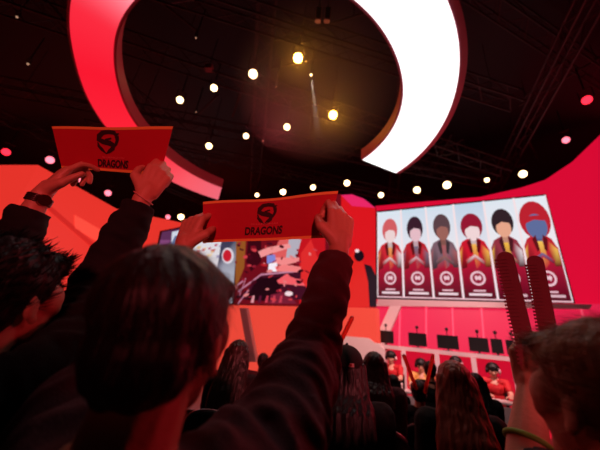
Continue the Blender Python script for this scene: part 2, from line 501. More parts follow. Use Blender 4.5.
for i in range(6):
    s = []
    s.append((poly(i, [(0, 0), (1, 0), (1, .72), (0, .72)]), [SKY[i], SKY[i], (246, 236, 240), (246, 236, 240)]))
    # a plain faceless sitter: shoulders, chest, neck, head, hair
    w = .46; hy = .25 if i != 3 else .27
    if i == 5: w = .5
    s.append((poly(i, [(.02, .72), (.03, .47), (.16, .39), (.42, .35), (.62, .35), (.86, .40), (.99, .5), (.98, .72)]), JK[i]))
    s.append((poly(i, [(.42, .34), (.6, .34), (.6, .44), (.5, .48), (.42, .44)]), tuple(int(c * .85) for c in FC[i])))
    hw = .31 if i in (0, 1, 2) else .35
    if i == 5: hw = .46
    s.append((disc(i, .51, hy - .03, hw, .135 if i != 5 else .18), HR[i]))
    s.append((disc(i, .52, hy + .03, hw * .68, .088 if i != 5 else .12), FC[i]))
    s.append((poly(i, [(.51 - hw * .7, hy - .07), (.51 + hw * .72, hy - .075), (.51 + hw * .6, hy - .02), (.48, hy - .035), (.51 - hw * .7, hy)]), HR[i]))
    # crimson lower field, fading in
    s.append((poly(i, [(0, .70), (1, .60), (1, 1), (0, 1)]), [(168, 20, 50), (176, 22, 54), (70, 6, 26), (60, 4, 22)]))
    s.append((poly(i, [(.02, .56), (.98, .48), (1, .61), (0, .71)]), [JK[i], JK[i], (176, 22, 54), (168, 20, 50)]))
    dk = tuple(int(c * .5) for c in JK[i])
    s.append((poly(i, [(.05, .5), (.18, .42), (.3, .5), (.22, .66), (.06, .68)]), [AC[i], JK[i], JK[i], dk, dk]))
    s.append((poly(i, [(.74, .42), (.95, .5), (.96, .66), (.78, .66), (.7, .5)]), [JK[i], (236, 220, 226) if i in (0, 4) else AC[i], dk, dk, JK[i]]))
    s.append((poly(i, [(.44, .42), (.58, .42), (.64, .64), (.5, .68)]), [AC[i], AC[i], JK[i], (190, 60, 60)]))
    s.append((poly(i, [(.2, .585), (.5, .53), (.8, .6), (.78, .64), (.5, .575), (.22, .63)]), [JK[i], FC[i], JK[i], dk, JK[i], dk]))
    s.append((poly(i, [(.3, .40), (.42, .36), (.46, .5), (.38, .52)]), dk))
    s.append((poly(i, [(.62, .36), (.74, .40), (.66, .52), (.58, .5)]), dk))
    s.append((disc(i, .5, .775, .23, .075), (240, 196, 206)))
    s.append((disc(i, .5, .775, .165, .054), (150, 22, 54)))
    s.append((poly(i, [(.40, .76), (.46, .745), (.5, .76), (.56, .745), (.61, .765), (.57, .80), (.5, .785), (.43, .80)]), (240, 200, 210)))
    s.append((poly(i, [(.32, .895), (.68, .895), (.68, .912), (.32, .912)]), (238, 190, 202)))
    s.append((poly(i, [(.18, .93), (.84, .93), (.84, .955), (.18, .955)]), (244, 216, 224) if i < 4 else (222, 180, 190)))
    if i == 4: s.append((poly(i, [(.3, .93), (.6, .93), (.6, .955), (.3, .955)]), (244, 170, 90)))
    # thin white edges of each panel
    s.append((poly(i, [(0, 0), (.035, 0), (.035, 1), (0, 1)]), (250, 228, 232)))
    s.append((poly(i, [(.965, 0), (1, 0), (1, 1), (.965, 1)]), (250, 228, 232)))
    s.append((poly(i, [(0, .985), (1, .985), (1, 1), (0, 1)]), (240, 190, 200)))
    p = off(art('player_panel', s, (pw[0] + WN * .01, WN), parent=rs, step=.003))

# white slanted struts beside the booths
def strut(name, px, pl, th, lab):
    o0 = hit(px[0][0], px[0][1], pl)
    o = slab(name, px, pl, th, WHITEP, origin=None); return tag(o, lab, 'strut')
strut('slanted_strut', [(390, 306), (401, 306), (384, 345), (372, 345)], plW(10.2), .2, 'pale slanted strut rising right from the end of the monitor ledge')
strut('slanted_strut', [(239.5, 308), (246, 308), (256, 362), (249, 362)], (plL[0] + SN * 1.2, SN), .15, 'pale slanted strut under the video screen, left of the raised maroon sleeve')
struct(slab('trim_60', [(344, 336), (368, 338), (375, 343), (378, 343), (385, 350), (385, 372), (350, 372), (341, 345)], plW(8.8), .5, WHITEP))

# ------------------------------------------------------------ overhead ring
Hr = 5.0
RC = V((-1.26, 5.92, 0))
inn = [(222, 187), (137, 124), (122, 90), (117, 60), (120, 30), (140, 0), (350, 0), (380, 30), (398, 70), (402, 90), (395, 120), (361, 159)]
out = [(218, 200), (160, 176), (100, 120), (75, 60), (66, 20), (68, 0), (460, 0), (468, 40), (465, 80), (445, 130), (399, 174)]
def angr(pts):
    r = []
    for x, y in pts:
        p = onz(x, y, Hr); d = V((p.x, p.y, 0)) - RC; a = math.degrees(math.atan2(d.y, d.x)); 
        r.append((a, d.length))
    L = []
    for j, (a, rr) in enumerate(r):
        a = a % 360
        if j >= 6 and a < 90: a += 360
        L.append((a, rr))
    return sorted(L)
TI, TO = angr(inn), angr(out)
def interp(T, a):
    if a <= T[0][0]: return T[0][1]
    for (a0, r0), (a1, r1) in zip(T, T[1:]):
        if a <= a1:
            f = (a - a0) / (a1 - a0); f = f * f * (3 - 2 * f) if a1 - a0 > 40 else f
            return r0 + (r1 - r0) * f
    return T[-1][1]
def smoothT(T, n=140):
    a0, a1 = T[0][0], T[-1][0]; R_ = [interp(T, a0 + (a1 - a0) * i / n) for i in range(n + 1)]
    for _ in range(30): R_ = [R_[0]] + [(R_[i - 1] + 2 * R_[i] + R_[i + 1]) / 4 for i in range(1, n)] + [R_[-1]]
    return [RC + V((math.cos(math.radians(a0 + (a1 - a0) * i / n)), math.sin(math.radians(a0 + (a1 - a0) * i / n)), 0)) * R_[i] for i in range(n + 1)], a0, a1
IN_, ia0, ia1 = smoothT(TI); OUT_, oa0, oa1 = smoothT(TO)
ring = thing('overhead_ring', 'giant crescent ring light over the hall, left arm glowing red and right arm white', 'ring light', (RC.x, RC.y, CAMZ + Hr))
zt = .34
bm = bmesh.new(); n = len(IN_) - 1
def rv(p, z): return bm.verts.new((p.x - RC.x, p.y - RC.y, z))
rows = [[rv(IN_[i], 0) for i in range(n + 1)], [rv(OUT_[i], 0) for i in range(n + 1)], [rv(OUT_[i], zt) for i in range(n + 1)], [rv(IN_[i], zt) for i in range(n + 1)]]
for a_, b_ in zip(rows, rows[1:] + rows[:1]):
    for i in range(n): bm.faces.new((a_[i], a_[i + 1], b_[i + 1], b_[i]))
for i in (0, n): bm.faces.new([rw[i] for rw in rows])
bmesh.ops.recalc_face_normals(bm, faces=bm.faces)
RIM = mat('ring rim', (190, 92, 112), .4)
link('rim', bm, RIM, ring)
bm = bmesh.new(); cl = bm.loops.layers.float_color.new('Col')
stops = [(110, (236, 110, 128)), (135, (250, 92, 104)), (160, (255, 40, 58)), (200, (250, 24, 48)), (222, (252, 44, 64)), (236, (250, 130, 142)), (262, (255, 240, 240)), (400, (255, 250, 250))]
def ringcol(a):
    for (a0, c0), (a1, c1) in zip(stops, stops[1:]):
        if a <= a1:
            f = max(0, (a - a0) / (a1 - a0)); c = [c0[k_] + (c1[k_] - c0[k_]) * f for k_ in range(3)]; break
    L_ = lin(c); g = 1.0 if a < 225 else min(1.9, 1 + (a - 225) / 30)
    return tuple(x * g for x in L_[:3]) + (1,)
prev = None
for i in range(n + 1):
    fo = .0 
    a_, b_ = IN_[i], OUT_[i]; w = (b_ - a_).length; u = (b_ - a_).normalized()
    p0 = a_ + u * .05; p1 = b_ - u * (.05 + .08 * min(1, max(0, ((b_.x - RC.x) + 3) / 6)))
    cur = (rv(p0, -.012), rv(p1, -.012), ringcol(ia0 + (ia1 - ia0) * i / n))
    if i in (0, n): pass
    if prev:
        f = bm.faces.new((prev[0], cur[0], cur[1], prev[1]))
        for lp_, c in zip(f.loops, (prev[2], cur[2], cur[2], prev[2])): lp_[cl] = c
    prev = cur
me = bpy.data.meshes.new('light_panel'); bm.to_mesh(me); bm.free()
link('light_panel', me, RINGLED, ring)
# suspension cables
for deg in (130, 168, 200, 235, 270, 296, 338, 362):
    a_ = math.radians(deg); pr = 3.95
    bm = bmesh.new(); cyl(bm, (math.cos(a_) * pr, math.sin(a_) * pr, zt), (math.cos(a_) * pr, math.sin(a_) * pr, ZC - CAMZ - Hr - .01), .012, seg=6)
    link('hanging_cable', bm, METAL, ring)

# ---------------------------------------------------------------- trusses
TR = mat('truss metal', (58, 36, 34), .5, .3)
def truss_mesh(L, w=.42, step=.5):
    bm = bmesh.new(); h = w / 2
    for y in (-h, h):
        for z in (-h, h): cyl(bm, (-L / 2, y, z), (L / 2, y, z), .026, seg=6)
    k_ = int(L / step); 
    for i in range(k_):
        x0, x1 = -L / 2 + i * step, -L / 2 + (i + 1) * step
        s = 1 if i % 2 else -1
        for y in (-h, h): cyl(bm, (x0, y, -h * s), (x1, y, h * s), .012, seg=5)
        for z in (-h, h): cyl(bm, (x0, -h * s, z), (x1, h * s, z), .012, seg=5)
    return bm
tm = {}
TRUSS = [((-2, 4.2), 16, 12, 6.95), ((-1, 6.4), 18, 16, 6.85), ((-2, 8.6), 20, 8, 7.0), ((0, 10.9), 18, 12, 6.9), ((-6.5, 8), 15, 78, 7.55), ((-1.8, 7.4), 13, 98, 7.5), ((3.2, 7.6), 12, 74, 7.6), ((7.4, 7.4), 9, 68, 7.5), ((6.5, 5.0), 8, 20, 8.2), ((-10.5, 12), 12, 42, 7.5)]
tl = ['nearest cross truss inside the ring opening', 'second cross truss under the black ceiling', 'third cross truss, above the red banners', 'farthest cross truss, over the screen wall', 'long truss running away at the left of the ceiling', 'long truss running away over the middle of the hall', 'long truss running away right of the bright ring arm', 'long truss at the far right of the ceiling', 'short cross truss at the right under the ceiling', 'truss above the orange side wall']
for j, ((x, y), L, deg, h) in enumerate(TRUSS):
    t = tag(link('lighting_truss', truss_mesh(L), TR, loc=(x, y, CAMZ + h)), 'dark metal ' + tl[j], 'truss', 'ceiling trusses')
    t.rotation_euler = (0, 0, math.radians(deg))
    me = t.data
    bm = bmesh.new(); bm.from_mesh(me)
    for s in (-.4, .1, .45): cyl(bm, (s * L, 0, .2), (s * L, 0, ZC - CAMZ - h - .02), .01, seg=5)
    bm.to_mesh(me); bm.free()
# small pipes, boxes and panels stored among the trusses
rr = random.Random(3)
for j in range(16):
    px, py = rr.uniform(140, 560), rr.uniform(5, 170)
    p = onz(px, py, 7.9 + rr.random() * .5)
    bm = bmesh.new(); L = rr.uniform(1.2, 3.4); a_ = rr.uniform(0, PI)
    cyl(bm, (-L / 2, 0, 0), (L / 2, 0, 0), .035, seg=8)
    for s in (-.4, .4): cyl(bm, (s * L, 0, 0), (s * L, 0, ZC - p.z - .01), .012, seg=5)
    o = tag(link('hanging_pipe', bm, TR, loc=p), 'short reddish metal pipe hung under the black ceiling between trusses', 'pipe', 'pipes between the ceiling trusses')
    o.rotation_euler = (0, 0, a_)

# --------------------------------------------------------------- spot lamps
WARM = mat('warm lamp lens', (255, 220, 170), .2, emit=(255, 214, 150), es=7)
HOT = mat('golden lamp lens', (255, 200, 110), .2, emit=(255, 178, 58), es=70)
WARM2 = mat('dim lamp lens', (255, 220, 170), .3, emit=(255, 200, 160), es=.45)
PINKL = mat('pink lamp lens', (255, 130, 140), .2, emit=(255, 120, 140), es=2.2)
REDL = mat('red lamp lens', (255, 60, 70), .2, emit=(255, 40, 60), es=2.5)
SHELL = mat('lamp housing', (30, 24, 24), .4, .4)


def lamp(px, py, h, r, lens, lab, aim=V((0, 1.0, 1.6)), group='stage lamps under the ceiling', yoke=True):
    p = onz(px, py, h); d = (V(aim) - p).normalized()
    t = thing('spot_lamp', lab, 'lamp', p, group)
    M_ = frame_z(d)
    bm = bmesh.new()
    cyl(bm, (0, 0, -.34), (0, 0, -.01), r * .75, r * 1.12, 20); cyl(bm, (0, 0, -.42), (0, 0, -.34), r * .5, r * .75, 20)
    bmesh.ops.transform(bm, matrix=M_, verts=bm.verts); link('housing', bm, SHELL, t)
    bm = bmesh.new(); ell(bm, (0, 0, 0), (r, r, r * .25), u=20, v=8)
    bmesh.ops.transform(bm, matrix=M_, verts=bm.verts); link('lens', bm, lens, t, smooth=True)
    bm = bmesh.new(); top = min(7.0, h + .6) - h if h < 6.6 else .5
    c = (M_ @ V((0, 0, -.2)))
    side = M_.to_3x3() @ V((1, 0, 0)); side.z = 0; side.normalize()
    a1_, a2_ = c + side * r * 1.3, c - side * r * 1.3; u = V((0, 0, r * 2 + .12))
    sweep(bm, [a1_, a1_ + u, a2_ + u, a2_], .015, 6)
    link('yoke', bm, METAL, t)
    bm = bmesh.new(); cyl(bm, c + u, c + V((0, 0, 1.1)), .018, seg=6); link('clamp', bm, METAL, t)
    return t


LAMPS = [  # px, py, height, radius, lens, label
    (298, 58, 6.3, .105, HOT, 'glaring golden spot lamp, higher of the two brightest inside the ring'),
    (333, 115, 6.3, .115, HOT, 'glaring golden spot lamp, lower right of the two brightest inside the ring'),
    (253, 74, 6.3, .11, WARM, 'round warm spot lamp just left of the higher golden lamp'),
    (214, 88, 6.3, .09, WARM, 'round warm spot lamp between the ring centre and its left arm'),
    (180, 100, 6.3, .095, WARM, 'round warm spot lamp nearest the inner edge of the red ring arm'),
    (287, 127, 6.3, .10, WARM, 'round warm spot lamp left of the lower golden lamp'),
    (246, 136, 6.3, .09, WARM, 'round warm spot lamp above the gap between the two banners'),
    (209, 146, 6.3, .11, WARM, 'round amber spot lamp just above the tip of the red ring arm'),
    (283, 192, 6.3, .13, WARM, 'round warm spot lamp above the middle of the right banner'),
    (257, 195, 6.3, .09, WARM, 'small warm spot lamp above the emblem of the right banner'),
    (313, 187.5, 6.3, .11, WARM, 'round warm spot lamp above the right part of the right banner'),
    (347, 183, 6.3, .12, WARM, 'round warm spot lamp above the raised right hand'),
    (381, 195, 6.2, .11, WARM, 'warm spot lamp over the left end of the roster screen'),
    (417, 190, 6.2, .13, WARM, 'warm spot lamp over the second panel of the roster screen'),
    (447, 185, 6.2, .14, WARM, 'warm spot lamp over the third panel of the roster screen'),
    (487, 180, 6.2, .08, WARM, 'faint small spot lamp over the fourth panel of the roster screen'),
    (523, 174, 6.2, .12, WARM, 'warm spot lamp over the fifth panel of the roster screen'),
    (566, 140, 6.2, .09, PINKL, 'small pink spot lamp above the rising crimson wall at the right'),
    (587, 100, 6.2, .10, REDL, 'red spot lamp alone in the dark at the far right'),
    (6, 152, 6.1, .14, REDL, 'red spot lamp at the far left above the orange wall'),
    (50, 160, 6.1, .15, PINKL, 'pink spot lamp just behind the lower left corner of the left banner'),
    (81, 179, 6.1, .16, PINKL, 'pink spot lamp under the left banner, nearest its left hand'),
    (108, 193, 6.1, .15, PINKL, 'pink spot lamp under the left banner, nearest its right hand'),
    (168, 217, 6.3, .14, PINKL, 'dim pinkish spot lamp left of the pair below the red ring tip'),
    (181, 217, 6.3, .17, WARM, 'bright warm spot lamp right of the pair below the red ring tip'),
    (263, 141, 6.5, .024, WARM2, 'tiny spot lamp low between two round warm lamps in the ring'),
    (276, 87, 6.5, .016, WARM2, 'tiny spot lamp left of the hanging light beam'),
    (311, 75, 6.5, .028, WARM, 'tiny white spot lamp throwing a thin light beam downward'),
    (196, 38, 6.6, .018, WARM2, 'tiny spot lamp high in the left of the ring opening'),
    (196, 112, 6.6, .018, WARM2, 'tiny spot lamp under the lamp nearest the red ring arm'),
    (28, 64, 6.6, .03, WARM2, 'faint tiny spot lamp in the dark left of the ring'),
    (17, 17, 6.6, .024, WARM2, 'faint tiny spot lamp at the top left corner'),
]
for a_ in LAMPS: lamp(*a_)

# loudspeaker pair hung inside the ring opening
for px, lab in ((318.5, 'left box of the pair of pink lit loudspeakers hung near the ceiling'), (327.5, 'right box of the pair of pink lit loudspeakers hung near the ceiling')):
    p = onz(px, 15, 6.4)
    t = thing('hanging_speaker', lab, 'speaker', p, 'hung loudspeakers')
    bm = bmesh.new(); bx(bm, (0, 0, 0), (.12, .16, .26), Matrix.Rotation(.5, 3, 'X'), .01); link('cabinet', bm, mat('speaker cabinet', (150, 100, 108), .5), t)
    bm = bmesh.new(); bx(bm, V((0, -.072, -.04)), (.1, .01, .22), Matrix.Rotation(.5, 3, 'X')); link('grille', bm, BLACK, t)
    bm = bmesh.new(); cyl(bm, (0, 0, .1), (0, 0, 1.2), .012, seg=6); link('hanging_rod', bm, METAL, t)
for px, py, lab in ((209, 68, 'pinkish box fixture hung beside the warm lamp left of the ring centre'),):
    p = onz(px, py, 6.7)
    t = thing('hanging_fixture', lab, 'lamp', p)
    bm = bmesh.new(); bx(bm, (0, 0, 0), (.2, .16, .16), None, .01); link('cabinet', bm, mat('fixture cabinet', (130, 60, 70), .5), t)
    bm = bmesh.new(); cyl(bm, (0, 0, .08), (0, 0, 1.2), .012, seg=6); link('hanging_rod', bm, METAL, t)


# ------------------------------------------------------------------ people
def rotz(v, a): c, s = math.cos(a), math.sin(a); return V((v[0] * c - v[1] * s, v[0] * s + v[1] * c, v[2]))


def hand(bm, wrist, d, n, right=True, curl=(20, 25, 15), thumb=.5, sc=1.0, spread=.0, fcurl=None, wr=.026):
    d = V(d).normalized(); n = V(n); n = (n - d * n.dot(d)).normalized()
    t = d.cross(n) * (1 if right else -1); w = V(wrist)
    offs = (.030, .010, -.010, -.029); lens = ((.043, .026, .021), (.047, .030, .022), (.043, .028, .021), (.034, .021, .018))
    reach = (.090, .094, .089, .080)
    for i in range(4):
        m_ = w + (d * reach[i] + t * offs[i]) * sc
        cap(bm, w + (d * .012 + t * offs[i] * .55) * sc, .0185 * sc, m_, .0125 * sc, 10)
        cu = fcurl[i] if fcurl else curl
        ang = 0; p = m_; r_ = .0108
        base = (d + t * spread * (1.5 - i)).normalized()
        for j in range(3):
            ang += math.radians(cu[j]); dr = base * math.cos(ang) + n * math.sin(ang)
            q_ = p + dr * lens[i][j] * sc
            cap(bm, p, (r_ - .0008 * j) * sc, q_, (r_ - .0008 * (j + 1)) * sc, 10); p = q_
    cap(bm, w + (d * .03 - t * .018 + n * .006) * sc, .017 * sc, w + (d * .07 - t * .02 + n * .004) * sc, .014 * sc, 10)
    b0 = w + (d * .018 + t * .02) * sc
    d1 = (t * .78 + d * .62 + n * .2).normalized(); d2 = (t * (.75 - thumb) + d * .8 + n * thumb * .8).normalized(); d3 = (t * (.6 - thumb * 1.2) + d * .75 + n * thumb).normalized()
    p1 = b0 + d1 * .044 * sc; p2 = p1 + d2 * .034 * sc; p3 = p2 + d3 * .027 * sc
    cap(bm, b0, .018 * sc, p1, .0145 * sc, 10); cap(bm, p1, .0132 * sc, p2, .0115 * sc, 10); cap(bm, p2, .0112 * sc, p3, .009 * sc, 10)
    cap(bm, w - d * .02 * sc, wr * sc, w + d * .02 * sc, wr * .95 * sc, 12)


def head_shape(bm, H, R_):                                     # R_: head rotation, local +Y is the face
    f = lambda x, y, z: H + R_ @ V((x, y, z))
    ell(bm, f(0, -.012, .03), (.074, .092, .085), R_, 20, 14)
    ell(bm, f(0, .02, -.025), (.062, .07, .075), R_, 18, 12)
    ell(bm, f(0, .045, -.075), (.040, .042, .036), R_)         # jaw
    ell(bm, f(0, .066, -.092), (.02, .018, .016), R_)          # chin
    ell(bm, f(0, .074, .022), (.05, .015, .012), R_)           # brow
    cap(bm, f(0, .082, .008), .009, f(0, .100, -.026), .0125)  # nose
    for s in (-1, 1):
        ell(bm, f(s * .012, .092, -.03), .0085, R_)
        ell(bm, f(s * .036, .060, -.018), (.026, .02, .024), R_); ell(bm, f(s * .054, .044, .004), (.018, .03, .034), R_)   # cheekbone, temple
        ell(bm, f(s * .076, -.008, -.008), (.009, .018, .030), R_ @ Matrix.Rotation(s * .35, 3, 'Z'))   # ear
        ell(bm, f(s * .074, .0, -.034), (.007, .009, .011), R_)
    ell(bm, f(0, .081, -.055), (.022, .012, .007), R_)         # lips


def hair_short(bm, H, R_, big=1.0, fringe=True):
    f = lambda x, y, z: H + R_ @ V((x, y, z))
    ell(bm, f(0, -.022, .046), (.083 * big, .094 * big, .083 * big), R_, 20, 14)
    ell(bm, f(0, -.055, -.012), (.071 * big, .055 * big, .066 * big), R_)
    if fringe: ell(bm, f(.005, .05, .075), (.064 * big, .036, .034 * big), R_)
    for s in (-1, 1): ell(bm, f(s * .066, -.022, .02), (.019, .036, .045), R_)


def hair_long(bm, H, R_, length=.42, wide=.1):
    hair_short(bm, H, R_, 1.06)
    f = lambda x, y, z: H + R_ @ V((x, y, z))
    k_ = 7
    for i in range(k_):
        x = (i / (k_ - 1) - .5) * 2
        a_ = f(x * .075, -.05 - .03 * (1 - x * x) , .03)
        m_ = f(x * wide * .9, -.09 - .02 * (1 - x * x), -.11)
        b_ = f(x * wide * 1.15, -.135 - .03 * (1 - x * x), -.11 - (length - .11) * .4); c_ = f(x * wide * 1.3, -.175 - .02 * (1 - x * x), -length * (1 - .12 * abs(x)))
        chain(bm, [(a_, .034), (m_, .036), (b_, .036), (c_, .018)])
    for s in (-1, 1): chain(bm, [(f(s * .076, .01, .03), .018), (f(s * .086, .02, -.08), .018), (f(s * .09, .035, -.2), .010)])


def strands(bm, me_src, n, ln, comb, wid=.0006, keep=None, seed=1, lift=.25, steps=4, grav=.5):
    """locks of hair: thin tapering ribbons rooted on a hair surface"""
    r_ = random.Random(seed); vs_ = me_src.vertices; N = len(vs_); made = 0
    while made < n:
        v = vs_[r_.randrange(N)]
        if keep and not keep(v.co): made += .2; continue
        made += 1
        nn = v.normal; d = comb(v.co, nn); d = (d - nn * d.dot(nn))
        if d.length < 1e-4: continue
        d = (d.normalized() + nn * lift * r_.uniform(.3, 1.2) + V((r_.gauss(0, .16), r_.gauss(0, .16), r_.gauss(0, .16)))).normalized()
        p = v.co - nn * .003; L = ln * r_.uniform(.5, 1.2) / steps
        s = d.cross(nn).normalized(); prev = None; w = wid * r_.uniform(.6, 1.6)
        for k_ in range(steps + 1):
            ww = w * (1 - k_ / steps * .85)
            cur = (bm.verts.new(p - s * ww), bm.verts.new(p + s * ww))
            if prev: bm.faces.new((prev[0], prev[1], cur[1], cur[0]))
            prev = cur; p = p + d * L; d = (d - nn * lift * grav * .5 + V((0, 0, -.06 * grav))).normalized()


def streaks(amp, k_=60, seed=0):
    def f(co, n):
        return amp * noise.noise(V((co.x * k_ + seed, co.y * k_, co.z * k_ * .14)))
    return f


def cloth_noise(amp, k_=16, seed=0):
    return lambda co, n: amp * (noise.noise(co * k_ + V((seed, 0, 0))) + .5 * noise.noise(co * k_ * 2.3 + V((seed, 3, 0))))


def person(label, H, floor, yaw=0, pitch=0, turn=0, roll=0, arms=None, hair='short', hairm=None, top=None, skin=None, voxel=.008, group=None,
           sleeve_to='wrist', female=False, near=False, strand_fn=None, hairbig=1.0, legs=None, seed=0, cat='person', lean=0, face=False, sides=None, hx=1.0):
    skin = skin or SKIN; hairm = hairm or HAIRB; top = top or CLOTHK; legs = legs or JEANS
    base = V((H.x, H.y, floor)); H = V((0, 0, H.z - floor))
    Rb = Matrix.Rotation(yaw, 3, 'Z')
    R_ = Matrix.Rotation(yaw + turn, 3, 'Z') @ Matrix.Rotation(pitch, 3, 'X') @ Matrix.Rotation(roll, 3, 'Y')
    t = thing('person', label, cat, base, group)
    g = lambda x, y, z: Rb @ V((x, y, z))
    sw = .165 if female else .185
    nb = H + g(0, -.035 - lean * .3, -.145)
    hipz = .52; hip = V((nb.x, nb.y, 0)) + g(0, -.03 - lean, hipz)
    L = {}
    for s in (-1, 1):
        L[s] = dict(sh=nb + g(s * sw, -.01, -.05), el=nb + g(s * (sw + .012), .04, -.33), wr=V((hip.x, hip.y, 0)) + g(s * .12, .25, hipz + .14), d=g(-s * .3, .9, -.15), n=g(0, 0, -1), curl=(25, 30, 15))
    if arms:
        for s in arms:
            for k_, v in arms[s].items(): L[s][k_] = (V(v) - base) if k_ in ('sh', 'el', 'wr') else v
    # ---- the body: one continuous skin
    bm = bmesh.new()
    head_shape(bm, H, R_)
    cap(bm, H + R_ @ V((0, -.02, -.05)), .054, nb, .058)
    cap(bm, nb, .06, nb + g(0, 0, -.1), .1)
    ell(bm, nb + g(0, .0, -.16), (.15, .1, .15), Rb); ell(bm, nb.lerp(hip, .55), (.135, .095, .2), Rb); ell(bm, hip + g(0, -.02, .03), (.16, .12, .13), Rb)
    for s in (-1, 1):
        a_ = L[s]
        chain(bm, [(nb + g(s * .05, 0, -.03), .05), (a_['sh'], .058), (a_['el'], .041), (a_['el'].lerp(a_['wr'], .35), .04), (a_['wr'], .0265)])
        hand(bm, a_['wr'], a_['d'], a_['n'], s > 0, a_['curl'], a_.get('thumb', .4), a_.get('sc', 1.0 if not female else .92), fcurl=a_.get('fcurl'), spread=a_.get('spread', 0))
        kn = hip + g(s * .11, .43, .0); an = kn + g(0, -.02, -(hipz - .10))
        chain(bm, [(hip + g(s * .09, 0, 0), .085), (kn, .058), (an.lerp(kn, .6), .055), (an, .036)])
        chain(bm, [(an + g(0, -.02, -.04), .035), (an + g(0, .15, -.055), .028)])
    body = link('body', fuse(bm, voxel, 2), skin, t)
    # ---- clothes
    ms = sleeve_to
    bm = bmesh.new(); ex = .014
    ell(bm, nb + g(0, -.005, -.17), (.165, .118, .155), Rb); ell(bm, nb.lerp(hip, .55), (.152, .112, .22), Rb); ell(bm, hip + g(0, -.01, .05), (.172, .135, .13), Rb)
    cap(bm, nb + g(-.07, 0, -.045), .062, nb + g(.07, 0, -.045), .062); ell(bm, nb + g(0, -.008, -.012), (.068, .066, .03), Rb)
    for s in (-1, 1):
        a_ = L[s]; e = .02
        if ms == 'wrist':
            end = a_['wr'] - V(a_['d']).normalized() * .02 if 'cuff' not in a_ else a_['el'].lerp(a_['wr'], a_['cuff'])
            pts = [(nb + g(s * .05, 0, -.05), .066), (a_['sh'], .076 + (.012 if near else 0)), (a_['sh'].lerp(a_['el'], .5), .068 + (.008 if near else 0)), (a_['el'], .060 + (.004 if near else 0)), (a_['el'].lerp(a_['wr'], .5), .052 + (.004 if near else 0)), (end, .040 if not near else .046)]
        else:
            end = a_['sh'].lerp(a_['el'], .62)
            pts = [(nb + g(s * .05, 0, -.05), .066), (a_['sh'], .075), (end, .062)]
        if near: sleeve(bm, pts, .21, 14, seed + s, n=150); ell(bm, a_['sh'], .082)
        else: chain(bm, pts)
    link('shirt', fuse(bm, max(.006, voxel * .9) if near else voxel, 1 if near else 2, cloth_noise(.006 if not near else .003, 16, seed)), top, t)
    bm = bmesh.new()
    ell(bm, hip + g(0, -.01, .0), (.17, .135, .12), Rb)
    for s in (-1, 1):
        kn = hip + g(s * .11, .43, .0); an = kn + g(0, -.02, -(hipz - .10))
        chain(bm, [(hip + g(s * .09, 0, 0), .098), (kn, .072), (an + g(0, 0, .02), .055)])
    link('trousers', fuse(bm, .012, 2, cloth_noise(.004, 14, seed)), legs, t)
    for s in (-1, 1):
        kn = hip + g(s * .11, .43, .0); an = kn + g(0, -.02, -(hipz - .10))
        bm = bmesh.new(); chain(bm, [(an + g(0, -.03, -.052), .044), (an + g(0, .08, -.056), .042), (an + g(0, .17, -.06), .036)])
        bx(bm, an + g(0, .07, -.088), (.085, .28, .022), Rb)
        link('shoe', fuse(bm, .008, 2), SHOE, t)
    # ---- hair
    bm = bmesh.new()
    if hair == 'long': hair_long(bm, H, R_, .46 if female else .3)
    elif hair == 'bob': hair_long(bm, H, R_, .2, .085)
    else: hair_short(bm, H, R_, hairbig)
    hm = fuse(bm, .0045 if near else .006, 2, streaks(.006 if not near else .004, 70, seed))
    if strand_fn:
        b2 = bmesh.new(); b2.from_mesh(hm); strand_fn(b2, hm, H, R_); hm2 = bpy.data.meshes.new('hair'); b2.to_mesh(hm2); b2.free()
        for p_ in hm2.polygons: p_.use_smooth = True
        hm = hm2
    link('hair', hm, hairm, t)
    if face:
        for s in (-1, 1):
            bm = bmesh.new(); ell(bm, H + R_ @ V((s * .03, .084, .003)), (.012, .006, .006), R_, 10, 6); link('eye', bm, EYE, t, smooth=True)
        bm = bmesh.new(); ell(bm, H + R_ @ V((0, .092, -.055)), (.02, .004, .005), R_, 10, 6); link('lips', bm, LIP, t, smooth=True)
    t['_h'] = 0; del t['_h']
    return t, base, H, R_, Rb, nb, hip


